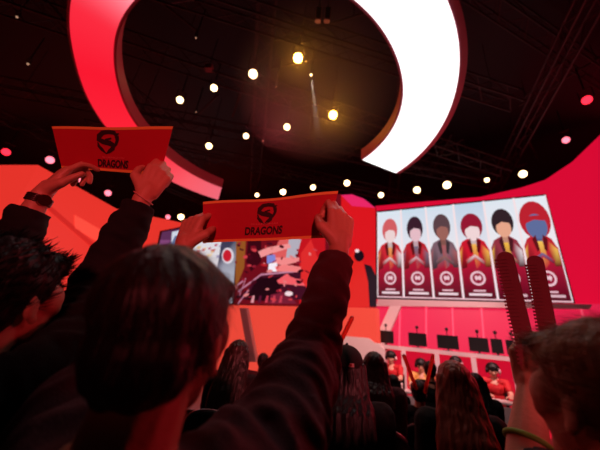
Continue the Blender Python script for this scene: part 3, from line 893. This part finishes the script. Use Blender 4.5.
# ------------------------------------------------------------------- chairs
def make_chair():
    t = thing('auditorium_chair', '', 'chair')
    bm = bmesh.new(); bx(bm, (0, .02, .345), (.48, .46, .06), None, .02); link('seat', bm, CLOTHK, t)
    bm = bmesh.new()                                          # gently curved, round-topped back shell
    nx, nz = 12, 10; G = []
    for k_ in range(2):
        g_ = []
        for j in range(nz + 1):
            r_ = []
            for i in range(nx + 1):
                u = i / nx * 2 - 1; v = j / nz
                w = .25 * (1 - .25 * max(0, v - .7) / .3 * abs(u)) ; z = .46 + (.46 - .07 * u * u * v) * v
                y = -.27 - .10 * v + .05 * u * u - k_ * .035
                r_.append(bm.verts.new((u * w, y, z)))
            g_.append(r_)
        G.append(g_)
    for k_ in range(2):
        for j in range(nz):
            for i in range(nx): bm.faces.new((G[k_][j][i], G[k_][j][i + 1], G[k_][j + 1][i + 1], G[k_][j + 1][i]))
    for i in range(nx):
        bm.faces.new((G[0][0][i], G[0][0][i + 1], G[1][0][i + 1], G[1][0][i])); bm.faces.new((G[0][nz][i], G[0][nz][i + 1], G[1][nz][i + 1], G[1][nz][i]))
    for j in range(nz):
        bm.faces.new((G[0][j][0], G[0][j + 1][0], G[1][j + 1][0], G[1][j][0])); bm.faces.new((G[0][j][nx], G[0][j + 1][nx], G[1][j + 1][nx], G[1][j][nx]))
    bmesh.ops.recalc_face_normals(bm, faces=bm.faces)
    rail = [(G[0][nz][i].co + G[1][nz][i].co) / 2 + V((0, 0, .006)) for i in range(nx + 1)]
    link('backrest', bm, PLASTIC, t, smooth=True)
    bm = bmesh.new(); sweep(bm, rail, .006, 8); link('top_rail', bm, ALU, t, smooth=True)
    for s in (-1, 1):
        bm = bmesh.new(); bx(bm, (s * .285, -.04, .555), (.045, .34, .035), None, .01); bx(bm, (s * .285, -.18, .45), (.03, .05, .2)); link('armrest', bm, PLASTIC, t)
        for y in (-.2, .2):
            bm = bmesh.new(); cyl(bm, (s * .2, y, 0), (s * .2, y * .9, .32), .014, seg=8); link('leg', bm, METAL, t)
    return t


CH0 = make_chair(); ch_used = [False]


def chair(x, y, z, rz, label):
    o = CH0 if not ch_used[0] else copy_tree(CH0)
    ch_used[0] = True
    o.location = (x, y, z); o.rotation_euler = (0, 0, rz); o['label'] = label; o['group'] = 'auditorium chairs'
    return o


# --------------------------------------------------- near people and banners
def comb_short(H, R_, part=0):
    crown = H + R_ @ V((.01, -.055, .11))
    def f(co, n):
        d = co - crown
        return V((d.x, d.y, d.z - .03)) + V((.35, 0, 0)) * .05
    return f


# camera row: man holding the right banner
H2 = P(168, 338, .405)
def b2p(pts, ox=0): return pts
r_wr = P(339, 246, .82); r_el = P(311, 352, .67); r_sh = P(262, 468, .43)
l_wr = P(184, 247, .85); l_el = P(150, 335, .73); l_sh = P(84, 432, .46)
def st2(bm, me, H, R_):
    strands(bm, me, 5200, .04, comb_short(H, R_), .0006, keep=lambda c: (R_.transposed() @ (c - H)).z > -.02, seed=4, lift=.12)
man2, base2, Hh2, Rh2, Rb2, nb2, hip2 = person('person in a dark maroon long-sleeved shirt holding up the lower right banner, seen from behind', H2, .75, yaw=-.12, pitch=.12, turn=-.05,
    arms={1: dict(sh=r_sh, el=r_el, wr=r_wr, d=(.03, .05, 1), n=(-.45, 1, 0), thumb=.8, sc=1.15, fcurl=[(30, 85, 55), (34, 85, 55), (38, 85, 55), (44, 85, 55)], cuff=.88),
          -1: dict(sh=l_sh, el=l_el, wr=l_wr, d=(.08, .05, 1), n=(.45, 1, 0), thumb=.9, sc=1.05, fcurl=[(40, 80, 50), (44, 80, 50), (48, 80, 50), (54, 80, 50)], cuff=.62)},
    hairm=HAIRD, top=CLOTHM, voxel=.0042, near=True, strand_fn=st2, seed=3, hairbig=1.03)

# man holding the left banner
H1 = P(8, 300, .60)
r1w = P(145, 195, .93); r1e = P(96, 290, .82); r1s = P(66, 372, .62)
l1w = P(44, 192, .92); l1e = P(0, 262, .84); l1s = P(-44, 360, .56)
def st1(bm, me, H, R_):
    def comb(co, n): return n * 1.0 + V((.35, 0, .15))
    strands(bm, me, 1800, .034, lambda c, n: V((.6, -.1, .5)), .0020, keep=lambda c: (R_.transposed() @ (c - H)).z > -.02, seed=9, lift=.7, grav=.1)
man1 = person('person with spiky black hair holding up the upper left banner, at the left edge', H1, .75, yaw=-.15, pitch=.2, turn=-.05,
    arms={1: dict(sh=r1s, el=r1e, wr=r1w, d=(.22, .05, 1), n=(-.5, 1, 0), thumb=.6, sc=1.1, fcurl=[(32, 85, 50), (36, 85, 50), (40, 85, 50), (46, 85, 50)], cuff=.88),
          -1: dict(sh=l1s, el=l1e, wr=l1w, d=(.3, .05, .9), n=(.6, .9, -.2), thumb=.3, sc=1.05, fcurl=[(20, 40, 20), (40, 70, 40), (46, 75, 44), (50, 78, 44)], cuff=.72)},
    hairm=HAIRB, top=CLOTHK, voxel=.0045, near=True, strand_fn=st1, seed=11, hairbig=1.08)
# watch and bracelet stay on their wrists
def band(name, wrist, d, r, wdt, m, lab, cat, k_=0.0, tilt=0):
    d = V(d).normalized(); c = V(wrist) + d * k_
    bm = bmesh.new(); M_ = Matrix.Translation(c) @ frame_z(d) @ Matrix.Rotation(tilt, 4, 'X')
    pts = [M_ @ V((math.cos(a_) * r, math.sin(a_) * r, 0)) for a_ in [2 * PI * i / 28 for i in range(29)]]
    sweep(bm, [p - c for p in pts], wdt, 8)
    o = link(name, bm, m, loc=c, smooth=True); return tag(o, lab, cat)
WATCH = thing('wrist_watch', 'dark wrist watch on the left wrist below the left banner', 'watch', l1w)
d_ = (l1w - l1e).normalized()
bm = bmesh.new(); M_ = frame_z(d_)
for zz in (-.009, -.003, .003, .009): sweep(bm, [M_ @ V((math.cos(a_) * .032, math.sin(a_) * .032, zz - .03)) for a_ in [2 * PI * i / 28 for i in range(29)]], .0042, 6)
link('strap', bm, mat('watch strap', (60, 34, 34), .35, .3), WATCH, smooth=True)
bm = bmesh.new(); q_ = (CAM - l1w).normalized(); q_ = (q_ - d_ * q_.dot(d_)).normalized(); q_ = (q_ + RT * .7).normalized(); q_ = (q_ - d_ * q_.dot(d_)).normalized()
cyl(bm, q_ * .030 - d_ * .03, q_ * .044 - d_ * .03, .020, .018, 20); link('dial', bm, mat('watch dial', (120, 70, 60), .2, .8), WATCH)
band('bracelet', r1w, r1w - r1e, .034, .0022, mat('pale cord', (225, 150, 140), .6), 'thin pale bracelet on the right wrist below the left banner', 'bracelet', -.012, .35)

# banners
BRED = mat('red banner paper', (198, 20, 48), .65, bump=.1, bscale=40)
BYEL = mat('yellow banner edge', (255, 190, 90), .6)
BINK = mat('banner ink', (48, 6, 14), .7)
BINK2 = mat('pale banner ink', (228, 110, 110), .7)


def text_mesh(s, size, bold=.0):
    cu = bpy.data.curves.new('t', 'FONT'); cu.body = s; cu.size = size; cu.align_x = 'CENTER'; cu.align_y = 'CENTER'; cu.offset = bold; cu.extrude = .0002
    o = bpy.data.objects.new('t', cu); COL.objects.link(o)
    me = bpy.data.meshes.new_from_object(o.evaluated_get(bpy.context.evaluated_depsgraph_get()))
    bpy.data.objects.remove(o); return me


def banner(label, TLp, TRp, BLp, BRp, bow, emb, embsize, txt, txtsize, wav, cu=0):
    """corner points in the world; bow: how far the middle sags toward the viewer"""
    c0 = (TLp + TRp + BLp + BRp) / 4
    t = thing('fan_banner', label, 'banner', c0, 'red fan banners')
    nrm = (TRp - TLp).cross(BLp - TLp).normalized()
    if nrm.dot(CAM - c0) < 0: nrm = -nrm
    upv = ((TLp + TRp) - (BLp + BRp)).normalized()
    def S(u, v, lift=0):                                       # u 0..1 across, v 0 top .. 1 bottom
        p = TLp.lerp(TRp, u).lerp(BLp.lerp(BRp, u), v)
        p = p + nrm * (bow * math.sin(PI * u) + wav * math.sin(u * 9 + v * 2) + lift)
        p = p + upv * (wav * 1.6 * math.sin(u * 7.5 + 1.0) * (1 - v * .7))
        return p - c0
    NX, NV = 48, 12
    def sheet(u0, u1, v0, v1, lift, th, nx=NX, nv=NV):
        bm = bmesh.new(); g = []
        for k_ in (0, 1):
            g.append([[bm.verts.new(S(u0 + (u1 - u0) * i / nx, v0 + (v1 - v0) * j / nv, lift - k_ * th)) for i in range(nx + 1)] for j in range(nv + 1)])
        for k_ in (0, 1):
            for j in range(nv):
                for i in range(nx): bm.faces.new((g[k_][j][i], g[k_][j][i + 1], g[k_][j + 1][i + 1], g[k_][j + 1][i]))
        for j in range(nv):
            for i in (0, nx): bm.faces.new((g[0][j][i], g[0][j + 1][i], g[1][j + 1][i], g[1][j][i]))
        for i in range(nx):
            for j in (0, nv): bm.faces.new((g[0][j][i], g[0][j][i + 1], g[1][j][i + 1], g[1][j][i]))
        bmesh.ops.recalc_face_normals(bm, faces=bm.faces)
        return bm
    link('sheet', sheet(0, 1, 0, 1, 0, .0015), BRED, t, smooth=False)
    link('edge_stripe', sheet(0, 1, -.004, .055, .0006, .0024, NX, 2), BYEL, t)
    link('edge_stripe', sheet(0, 1, .945, 1.004, .0006, .0024, NX, 2), BYEL, t)
    Wm, Hm = ((TRp - TLp).length + (BRp - BLp).length) / 2, (((TLp + TRp) - (BLp + BRp)) / 2).length
    def wrap(me, cu_, cv, sx=1, sy=1, lift=.0012):
        for v in me.vertices: v.co = S(cu_ + v.co.x * sx / Wm, cv - v.co.y * sy / Hm, lift + v.co.z)
        return me
    # emblem: ring-backed S-shaped beast with horns and a pointed tail
    bm = bmesh.new()
    def pl_(pts):
        vv = [bm.verts.new((x * embsize, y * embsize, 0)) for x, y in pts]; bm.faces.new(vv)
    def stroke(pts, w):
        pr = None
        for i, (x, y) in enumerate(pts):
            x0, y0 = pts[max(0, i - 1)]; x1, y1 = pts[min(len(pts) - 1, i + 1)]; L_ = math.hypot(x1 - x0, y1 - y0) or 1
            nx_, ny_ = -(y1 - y0) / L_, (x1 - x0) / L_; ww = w[i] if isinstance(w, list) else w
            cur = (bm.verts.new(((x + nx_ * ww) * embsize, (y + ny_ * ww) * embsize, 0)), bm.verts.new(((x - nx_ * ww) * embsize, (y - ny_ * ww) * embsize, 0)))
            if pr: bm.faces.new((pr[0], pr[1], cur[1], cur[0]))
            pr = cur
    stroke([(.42, .30), (.30, .46), (.05, .5), (-.2, .46), (-.36, .3), (-.38, .12), (-.2, .02), (.1, -.04), (.28, -.14), (.26, -.3), (.1, -.44), (-.06, -.58)], [.03, .1, .1, .11, .12, .12, .12, .13, .12, .11, .09, .01])
    stroke([(-.44, .0), (-.4, -.2), (-.26, -.36), (-.06, -.56)], [.02, .07, .08, .02])
    stroke([(.42, .3), (.46, .1), (.40, -.1), (.26, -.3)], [.1, .08, .07, .03])
    pl_([(.2, .44), (.54, .44), (.40, .24)]); pl_([(-.12, .16), (.16, .24), (.2, .16), (-.06, .08)])
    me = bpy.data.meshes.new('emblem'); bm.to_mesh(me); bm.free(); wrap(me, *emb)
    link('emblem', me, BINK, t)
    me = text_mesh('DRAGONS', txtsize, txtsize * .042)
    xs = [v.co.x for v in me.vertices]; ys = [v.co.y for v in me.vertices]
    w0, h0 = max(xs) - min(xs), max(ys) - min(ys)
    wrap(me, txt[0], txt[1], txt[2] / w0, txt[3] / h0); link('lettering', me, BINK, t)
    me = text_mesh('SHANGHAI', txtsize * .3)
    xs = [v.co.x for v in me.vertices]; w1 = max(xs) - min(xs); ys = [v.co.y for v in me.vertices]; h1 = max(ys) - min(ys)
    wrap(me, txt[0], txt[4], txt[2] * .7 / w1, txt[3] * .22 / h1); link('small_lettering', me, BINK2, t)
    return t


db = .905
banner('red paper banner with yellow edges, lower right of the two, held over a dark-haired head', P(203, 202, db), P(337, 192.5, db), P(202, 242.5, db), P(327, 236.5, db), .015,
       (.47, .34), .058, (.34, .80), .03, .0025) if False else None
def px_banner(label, tl, tr, bl, br, dt, dbm, bow, emb, es, txt, ts, wav):
    return banner(label, P(*tl, dt), P(*tr, dt), P(*bl, dbm), P(*br, dbm), bow, emb, es, txt, ts, wav)
px_banner('red paper banner with yellow edges, lower right of the two, held over a dark-haired head', (203, 203), (338, 192), (203, 243), (327, 238), .90, .91, -.01,
          (.48, .36), .062, (.475, .77, .125, .028, .60), .03, .0022)
px_banner('red paper banner with yellow edges, upper left of the two, held by black-sleeved arms', (52, 127), (173, 127), (62, 168), (160, 175.5), .97, 1.02, -.012,
          (.44, .33), .074, (.50, .83, .118, .030, .68), .03, .0012)

# right foreground person with raised hand and clapper sticks
H3 = P(607, 405, .43)
w3 = P(530, 388, .70); e3 = P(527, 470, .60); s3 = P(600, 520, .46)
def st3(bm, me, H, R_):
    strands(bm, me, 4200, .045, lambda c, n: V((-.5, .25, .1)) , .0008, keep=lambda c: (R_.transposed() @ (c - H)).z > -.05, seed=6, lift=.3)
man3 = person('person with short light brown hair at the right edge, raising clapper sticks', H3, .75, yaw=.02, pitch=.05, turn=.13, sleeve_to='short',
    arms={-1: dict(sh=s3 + V((-.02, 0, 0)), el=e3, wr=w3, d=(P(526, 350, .72) - P(530, 388, .70)).normalized(), n=(.9, .5, 0), thumb=.5, fcurl=[(40, 70, 40), (44, 72, 40), (48, 74, 40), (52, 74, 40)], cuff=.25)},
    hairm=HAIRL, top=CLOTHK, voxel=.0045, near=True, strand_fn=st3, seed=17)
STK = mat('maroon ribbed plastic', (136, 60, 72), .45)
def clap(a_, b_, wd, label, face):
    a_, b_ = V(a_), V(b_); L_ = (b_ - a_).length
    t = thing('clapper_stick', label, 'clapper', a_, 'clapper sticks')
    z = (b_ - a_).normalized(); y = (CAM - a_).normalized(); y = (y - z * y.dot(z)).normalized(); x = y.cross(z)
    if x.dot(RT) < 0: x = -x
    R3 = Matrix((x, z.cross(x), z)).transposed()
    bm = bmesh.new()
    n_ = 14; outl = [(-wd / 2, 0), (wd / 2, 0), (wd / 2, L_ - wd / 2)] + [(wd / 2 * math.cos(PI * i / n_), L_ - wd / 2 + wd / 2 * math.sin(PI * i / n_)) for i in range(1, n_)] + [(-wd / 2, L_ - wd / 2)]
    th = .012
    A_ = [bm.verts.new(R3 @ V((x_, -th / 2, z_))) for x_, z_ in outl]; B_ = [bm.verts.new(R3 @ V((x_, th / 2, z_))) for x_, z_ in outl]
    bm.faces.new(A_); bm.faces.new(B_[::-1])
    for i in range(len(A_)): bm.faces.new((A_[i], B_[i], B_[(i + 1) % len(A_)], A_[(i + 1) % len(A_)]))
    bmesh.ops.recalc_face_normals(bm, faces=bm.faces)
    link('blade', bm, STK, t)
    bm = bmesh.new(); k_ = int(L_ / .0095)
    for i in range(2, k_ - 1):
        bx(bm, R3 @ V((-wd / 2 - .001, 0, i * .0095)), (.009, .017, .0045), R3)
    link('ribs', bm, STK, t)
    bm = bmesh.new(); k_ = int(L_ / .0095)
    for i in range(2, k_ - 1): bx(bm, R3 @ V((-wd * .18, 0, i * .0095)), (wd * .5, .0155, .002), R3)
    link('ridges', bm, STK, t)
    return t
clap(P(532, 372, .70), P(504, 252, .80), .040, 'left clapper stick, ribbed maroon, in front of the fifth panel of the roster screen', 0)
clap(P(556, 372, .74), P(534, 256, .84), .040, 'right clapper stick, ribbed maroon, in front of the sixth panel of the roster screen', 0)
band('wristband', e3.lerp(w3, .31), w3 - e3, .042, .006, mat('green band', (120, 170, 60), .6, var=.5, vscale=60), 'green and yellow band on the raised forearm at the right', 'wristband')

for o_, l_ in ((H2, 'chair under the person holding the right banner'), (H1, 'chair under the person holding the left banner'), (H3, 'chair under the person at the right edge')):
    chair(o_.x, o_.y - .10, .75, 0, 'black auditorium ' + l_)


# --------------------------------------------------------------- audience
HAIRM = mat('dark red hair', (60, 24, 22), .4, bump=.5, bscale=90, var=.4, stretch=(1, 1, .15))


def seat_person(px, py, row, label, clab, yaw=-.25, hz=None, **kw):
    rr_ = ray(px, py); H = CAM + rr_ * (row / rr_.y); fl = floor_at(H.y)
    r = person(label, H, fl, yaw=yaw, **kw)
    hipw = r[1] + r[6]
    c = rotz(V((0, 0, 0)), yaw)
    if clab: chair(hipw.x, hipw.y, fl, yaw, 'black auditorium chair ' + clab)
    return r


cap_p = seat_person(346, 372, 1.8, 'person in a black baseball cap and dark clothes, just right of the raised maroon sleeve', 'under the person in the baseball cap', yaw=-.15, hair='long', hairm=HAIRB, top=CLOTHK, seed=21)
# baseball cap worn on that head
Hc = cap_p[1] + cap_p[2]; Rc = cap_p[3]
capt = thing('baseball_cap', 'black baseball cap with a small red and white badge on its back', 'cap', Hc)
bm = bmesh.new(); ell(bm, Rc @ V((0, -.018, .05)), (.096, .112, .096), Rc, 24, 16)
geo = [v for v in bm.verts if (Rc.transposed() @ v.co).z < .018]
bmesh.ops.delete(bm, geom=geo, context='VERTS')
link('crown', bm, CLOTHK, capt, smooth=True)
bm = bmesh.new(); ell(bm, Rc @ V((0, .12, .03)), (.075, .075, .008), Rc, 20, 8); link('brim', bm, CLOTHK, capt, smooth=True)
bm = bmesh.new(); ell(bm, Rc @ V((0, -.018, .148)), .008, Rc); link('button', bm, CLOTHK, capt, smooth=True)
bm = bmesh.new(); bx(bm, Rc @ V((.022, -.126, .045)), (.03, .004, .018), Rc); bd = link('badge', bm, mat('badge white', (225, 180, 180), .6), capt); bd['label'] = 'red and white badge'
bm = bmesh.new(); bx(bm, Rc @ V((.019, -.1285, .045)), (.012, .002, .011), Rc); link('badge_mark', bm, mat('badge red', (190, 20, 40), .6), bd)

seat_person(374, 368, 2.72, 'person with long dark hair and a maroon jacket, right behind the baseball cap', 'under the person in the maroon jacket', yaw=-.2, hair='long', hairm=HAIRM, top=CLOTHM, seed=22)
seat_person(454, 385, 1.85, 'person with very long straight reddish brown hair in front of the player booths', 'under the person with very long reddish hair', yaw=-.25, hair='long', hairm=HAIRR, top=CLOTHK, seed=24, female=True)
seat_person(419, 393, 3.75, 'person with a short black haircut left of the long reddish hair', 'under the person left of the long reddish hair', yaw=-.3, hair='short', hairm=HAIRB, top=CLOTHD, seed=25, hairbig=1.15)
seat_person(430, 371, 4.75, 'person with short black hair just behind the long reddish hair', 'under the person just behind the long reddish hair', yaw=-.35, hair='short', hairm=HAIRB, top=CLOTHK, seed=26, female=True, hairbig=1.15)
seat_person(476, 385, 3.75, 'person with long black hair right of the long reddish hair', 'under the person with long black hair', yaw=-.35, hair='long', hairm=HAIRB, top=CLOTHK, seed=27, female=True)
seat_person(393, 384, 4.75, 'person with long black hair below the leftmost player', 'under the person below the leftmost player', yaw=-.3, hair='long', hairm=HAIRB, top=CLOTHK, seed=28, female=True)
seat_person(238, 356, 2.72, 'person with long dark brown hair at the foot of the left slanted strut', 'under the person by the left slanted strut', yaw=-.1, hair='long', hairm=HAIRD, top=CLOTHD, seed=29, female=True)
seat_person(263, 362, 4.75, 'person with short black hair and red top, farther off below the video screen', 'under the far person in a red top', yaw=-.1, hair='short', hairm=HAIRB, top=CLOTHM, seed=30)

# empty chairs in view
def empty_chair(px, row, rz, lab):
    rr_ = ray(px, 400); p = CAM + rr_ * (row / rr_.y); chair(p.x, p.y, floor_at(p.y), rz, 'black auditorium chair ' + lab)
empty_chair(205, 1.7, -.05, 'standing empty beside the ear of the foreground person')
empty_chair(572, 1.7, -.3, 'standing empty behind the raised forearm')
empty_chair(300, 2.65, -.1, 'standing empty behind the raised maroon sleeve')
empty_chair(445, 2.65, -.2, 'standing empty in front of the short black haircut')


# ---------------------------------------------------------------- players
HEADB = mat('headset plastic', (30, 22, 26), .4)
WHT = mat('white headset cup', (230, 200, 205), .4)
plab = ['player in a red jersey farthest left at the booths', 'player in a red and yellow jersey second from the left, beside a leaning red stick', 'player mostly hidden behind the long reddish hair', 'player in a red jersey farthest right, looking down at the desk']
PL = [(391, 358, 6.3), (421, 366, 6.1), (456, 364, 6.3), (493, 371, 5.7)]
YEL = mat('yellow jersey sleeve', (236, 176, 90), .7)
for j, (px, py, dp) in enumerate(PL):
    H = hit(px, py, plW(7.3)); yaw = PI - az
    f_ = lambda x, y, z: V((H.x, H.y, 0)) + rotz(V((x, y, z)), yaw)
    ar = {s: dict(el=f_(s * .22, .16, H.z - .385), wr=f_(s * .16, .40, H.z - .385), d=rotz(V((0, 1, .02)), yaw), n=V((0, 0, -1)), curl=(5, 10, 8)) for s in (-1, 1)}
    r = person(plab[j], H, .5, yaw=yaw, pitch=-.25, arms=ar, hair='short', hairbig=1.22, hairm=HAIRB, top=CLOTHR if j != 1 else YEL, skin=SKIN2, sleeve_to='short', seed=40 + j, face=True)
    Hh, Rr = r[1] + r[2], r[3]
    t = thing('headset', ['dark headset on the leftmost player', 'dark headset on the second player from the left', 'dark headset on the half hidden third player', 'dark headset with pale cups on the rightmost player'][j], 'headset', Hh, 'player headsets')
    bm = bmesh.new(); sweep(bm, [Rr @ V((math.cos(a_) * .115, -.01, .03 + math.sin(a_) * .125)) for a_ in [PI * i / 16 for i in range(17)]], .010, 8); link('headband', bm, HEADB, t, smooth=True)
    for s in (-1, 1):
        bm = bmesh.new(); ell(bm, Rr @ V((s * .108, -.008, 0)), (.026, .045, .05), Rr); link('ear_cup', bm, WHT if s < 0 else HEADB, t, smooth=True)
    bm = bmesh.new(); sweep(bm, [Rr @ V(p_) for p_ in ((-.11, .02, -.03), (-.09, .09, -.07), (-.04, .125, -.07))], .005, 6); link('microphone', bm, HEADB, t, smooth=True)
    # chair
    cc = r[1] + r[6]
    t = thing('gaming_chair', ['dark gaming chair of the leftmost player', 'dark gaming chair of the second player from the left', 'dark gaming chair of the half hidden third player', 'dark gaming chair of the rightmost player'][j], 'chair', (cc.x, cc.y, .5), 'gaming chairs', yaw)
    bm = bmesh.new(); bx(bm, (0, .03, .33), (.5, .5, .08), None, .025); link('seat', bm, PLASTIC, t)
    bm = bmesh.new(); bx(bm, (0, -.3, .72), (.46, .08, .62), Matrix.Rotation(.1, 3, 'X'), .03); link('backrest', bm, PLASTIC, t)
    bm = bmesh.new(); cyl(bm, (0, 0, .08), (0, 0, .30), .03); link('pedestal', bm, METAL, t)
    bm = bmesh.new()
    for k_ in range(5): a_ = 2 * PI * k_ / 5; cyl(bm, (0, 0, .08), (math.cos(a_) * .28, math.sin(a_) * .28, .05), .02, .014, 8); ell(bm, (math.cos(a_) * .28, math.sin(a_) * .28, .028), .026)
    link('star_base', bm, METAL, t)
    # desk
    dl = ['white desk in front of the leftmost player', 'white desk in front of the second player from the left', 'white desk in front of the half hidden third player', 'white desk in front of the rightmost player']
    dp0 = f_(0, .60, .5)
    t = thing('player_desk', dl[j], 'desk', dp0, 'player desks', yaw)
    hz = H.z - .46 - .5
    bm = bmesh.new(); bx(bm, (0, 0, hz), (.58, .5, .035), None, .008); link('desktop', bm, WHITEP, t)
    bm = bmesh.new(); bx(bm, (0, .23, hz / 2 - .02), (.57, .03, hz - .05)); link('front_panel', bm, WHITEP, t)
    for s in (-1, 1):
        bm = bmesh.new(); bx(bm, (s * .27, .0, hz / 2 - .01), (.03, .42, hz - .025)); link('side_panel', bm, WHITEP, t)

# leaning red thunder sticks in the crowd
RSTK = mat('red inflatable', (255, 70, 50), .5)
RSTK.node_tree.nodes['Principled BSDF'].inputs['Transmission Weight'].default_value = .75
for (x0, y0, x1, y1, dp, r_, lab) in ((338, 347, 352, 318, 1.9, .016, 'orange red cheering stick above the raised maroon sleeve and the black cap'), (416, 388, 404, 356, 3.2, .022, 'red cheering stick leaning left, in front of the second player'), (425, 392, 433, 356, 3.15, .020, 'red cheering stick leaning right, beside the second player')):
    a_, b_ = P(x0, y0, dp), P(x1, y1, dp); bm = bmesh.new(); cap(bm, V(), r_, b_ - a_, r_)
    tag(link('cheering_stick', fuse(bm, .006, 1), RSTK, loc=a_), lab, 'cheering stick', 'cheering sticks')

# ------------------------------------------------------ monitors on the ledge
def monitor(px, w, lab, person_behind=False):
    p = hit(px, 340, plW(9.6)); p = V((p.x, p.y, lz))
    t = thing('monitor', lab, 'monitor', p, 'monitors on the ledge', -az)
    h = .36
    bm = bmesh.new(); bx(bm, (0, 0, .04 + h / 2 + .02), (w, .05, h), None, .008); link('casing', bm, PLASTIC, t)
    bm = bmesh.new(); bx(bm, (0, .035, .01), (.28, .2, .016), None, .004); link('base', bm, PLASTIC, t)
    bm = bmesh.new(); bx(bm, (0, .04, .12), (.05, .03, .2)); link('stand', bm, PLASTIC, t)
    bm = bmesh.new(); cyl(bm, (0, 0, h + .06), (0, 0, h + .2), .012, seg=8); ell(bm, (0, 0, h + .22), (.045, .045, .05)); link('camera_head', bm, PLASTIC, t)
monitor(386, .46, 'black monitor at the left end of the pale ledge'); monitor(417.5, .50, 'black monitor second from the left on the pale ledge'); monitor(447.5, .54, 'black monitor above the long reddish hair')
monitor(478, .46, 'black monitor second from the right on the pale ledge'); monitor(496, .26, 'narrow black monitor at the right of the pale ledge'); monitor(512, .3, 'black monitor just left of the clapper sticks')


# ------------------------------------------------------------------ lights
def light(kind, loc, energy, col, size=.5, aim=None, spot=60, blend=.6):
    d = bpy.data.lights.new('scene_light', kind); d.energy = energy; d.color = lin(col)[:3]
    if kind == 'AREA': d.size = size
    elif kind == 'SPOT': d.spot_size = math.radians(spot); d.spot_blend = blend; d.shadow_soft_size = size
    else: d.shadow_soft_size = size
    o = bpy.data.objects.new('scene_light', d); COL.objects.link(o); o.location = loc
    if aim is not None: o.rotation_euler = (V(aim) - V(loc)).to_track_quat('-Z', 'Y').to_euler()
    return o


# unseen narrow red spot added behind the viewer to brighten the raised banners
light('SPOT', (.4, -5.8, 3.0), 950, (255, 90, 96), .12, (-.38, .95, 2.62), 12.5, .35)
light('SPOT', (3.2, -5.0, 3.2), 1200, (255, 110, 116), .12, (.68, .8, 2.32), 9, .4)  # second added spot, brightening the clapper sticks
# added red spot from the right, backing the glow of the red walls
light('SPOT', (5.5, 2.6, 4.2), 260, (255, 50, 70), .3, (0.2, .7, 1.9), 40)
# unseen red point lights added to brighten the trusses and the ring edge
light('POINT', (-1.2, 6.6, CAMZ + 5.2), 60, (255, 90, 110), .5)
light('POINT', (4.6, 6.0, CAMZ + 4.4), 40, (255, 40, 60), .4)
# unseen front spots added to brighten the pale ledge, trim and players
light('SPOT', (3.6, 3.4, 6.6), 1900, (255, 190, 190), .15, (4.1, 8.6, 2.1), 62, .5)
light('SPOT', (-1.2, 3.4, 6.6), 600, (255, 170, 150), .15, (1.4, 8.6, 1.6), 40, .5)
# thin beam hanging in the haze
b0 = onz(311, 75, 6.42); b1 = onz(317.5, 128, 4.9)
light('SPOT', b0 + (b1 - b0).normalized() * .05, 900, (255, 235, 225), .01, b1, 6, .3)

w = bpy.data.worlds.new('world'); SC.world = w; w.use_nodes = True
w.node_tree.nodes['Background'].inputs[0].default_value = (.004, .0015, .002, 1)
w.node_tree.nodes['Background'].inputs[1].default_value = 1

# thin stage haze hanging round the hottest lamps
hz = bpy.data.materials.new('stage haze'); hz.use_nodes = True; nt = hz.node_tree; nt.nodes.clear()
ou = nt.nodes.new('ShaderNodeOutputMaterial'); vo = nt.nodes.new('ShaderNodeVolumeScatter'); vo.inputs['Color'].default_value = (1, .9, .8, 1); vo.inputs['Anisotropy'].default_value = .3
nt.links.new(vo.outputs[0], ou.inputs['Volume'])
tc = nt.nodes.new('ShaderNodeTexCoord'); ln = nt.nodes.new('ShaderNodeVectorMath'); ln.operation = 'LENGTH'; mr = nt.nodes.new('ShaderNodeMapRange')
mr.inputs['From Min'].default_value = .35; mr.inputs['From Max'].default_value = 1.0; mr.inputs['To Min'].default_value = .17; mr.inputs['To Max'].default_value = 0
nt.links.new(tc.outputs['Object'], ln.inputs[0]); nt.links.new(ln.outputs['Value'], mr.inputs['Value']); nt.links.new(mr.outputs['Result'], vo.inputs['Density'])
bm = bmesh.new(); ell(bm, (0, 0, 0), 1, u=32, v=20)
o = link('lamp_haze', bm, hz, loc=(.1, 5.6, CAMZ + 6.1)); o.scale = (2.3, 2.4, 1.6)
tag(o, 'thin warm haze hanging round the golden lamps inside the ring', 'haze', kind='stuff')
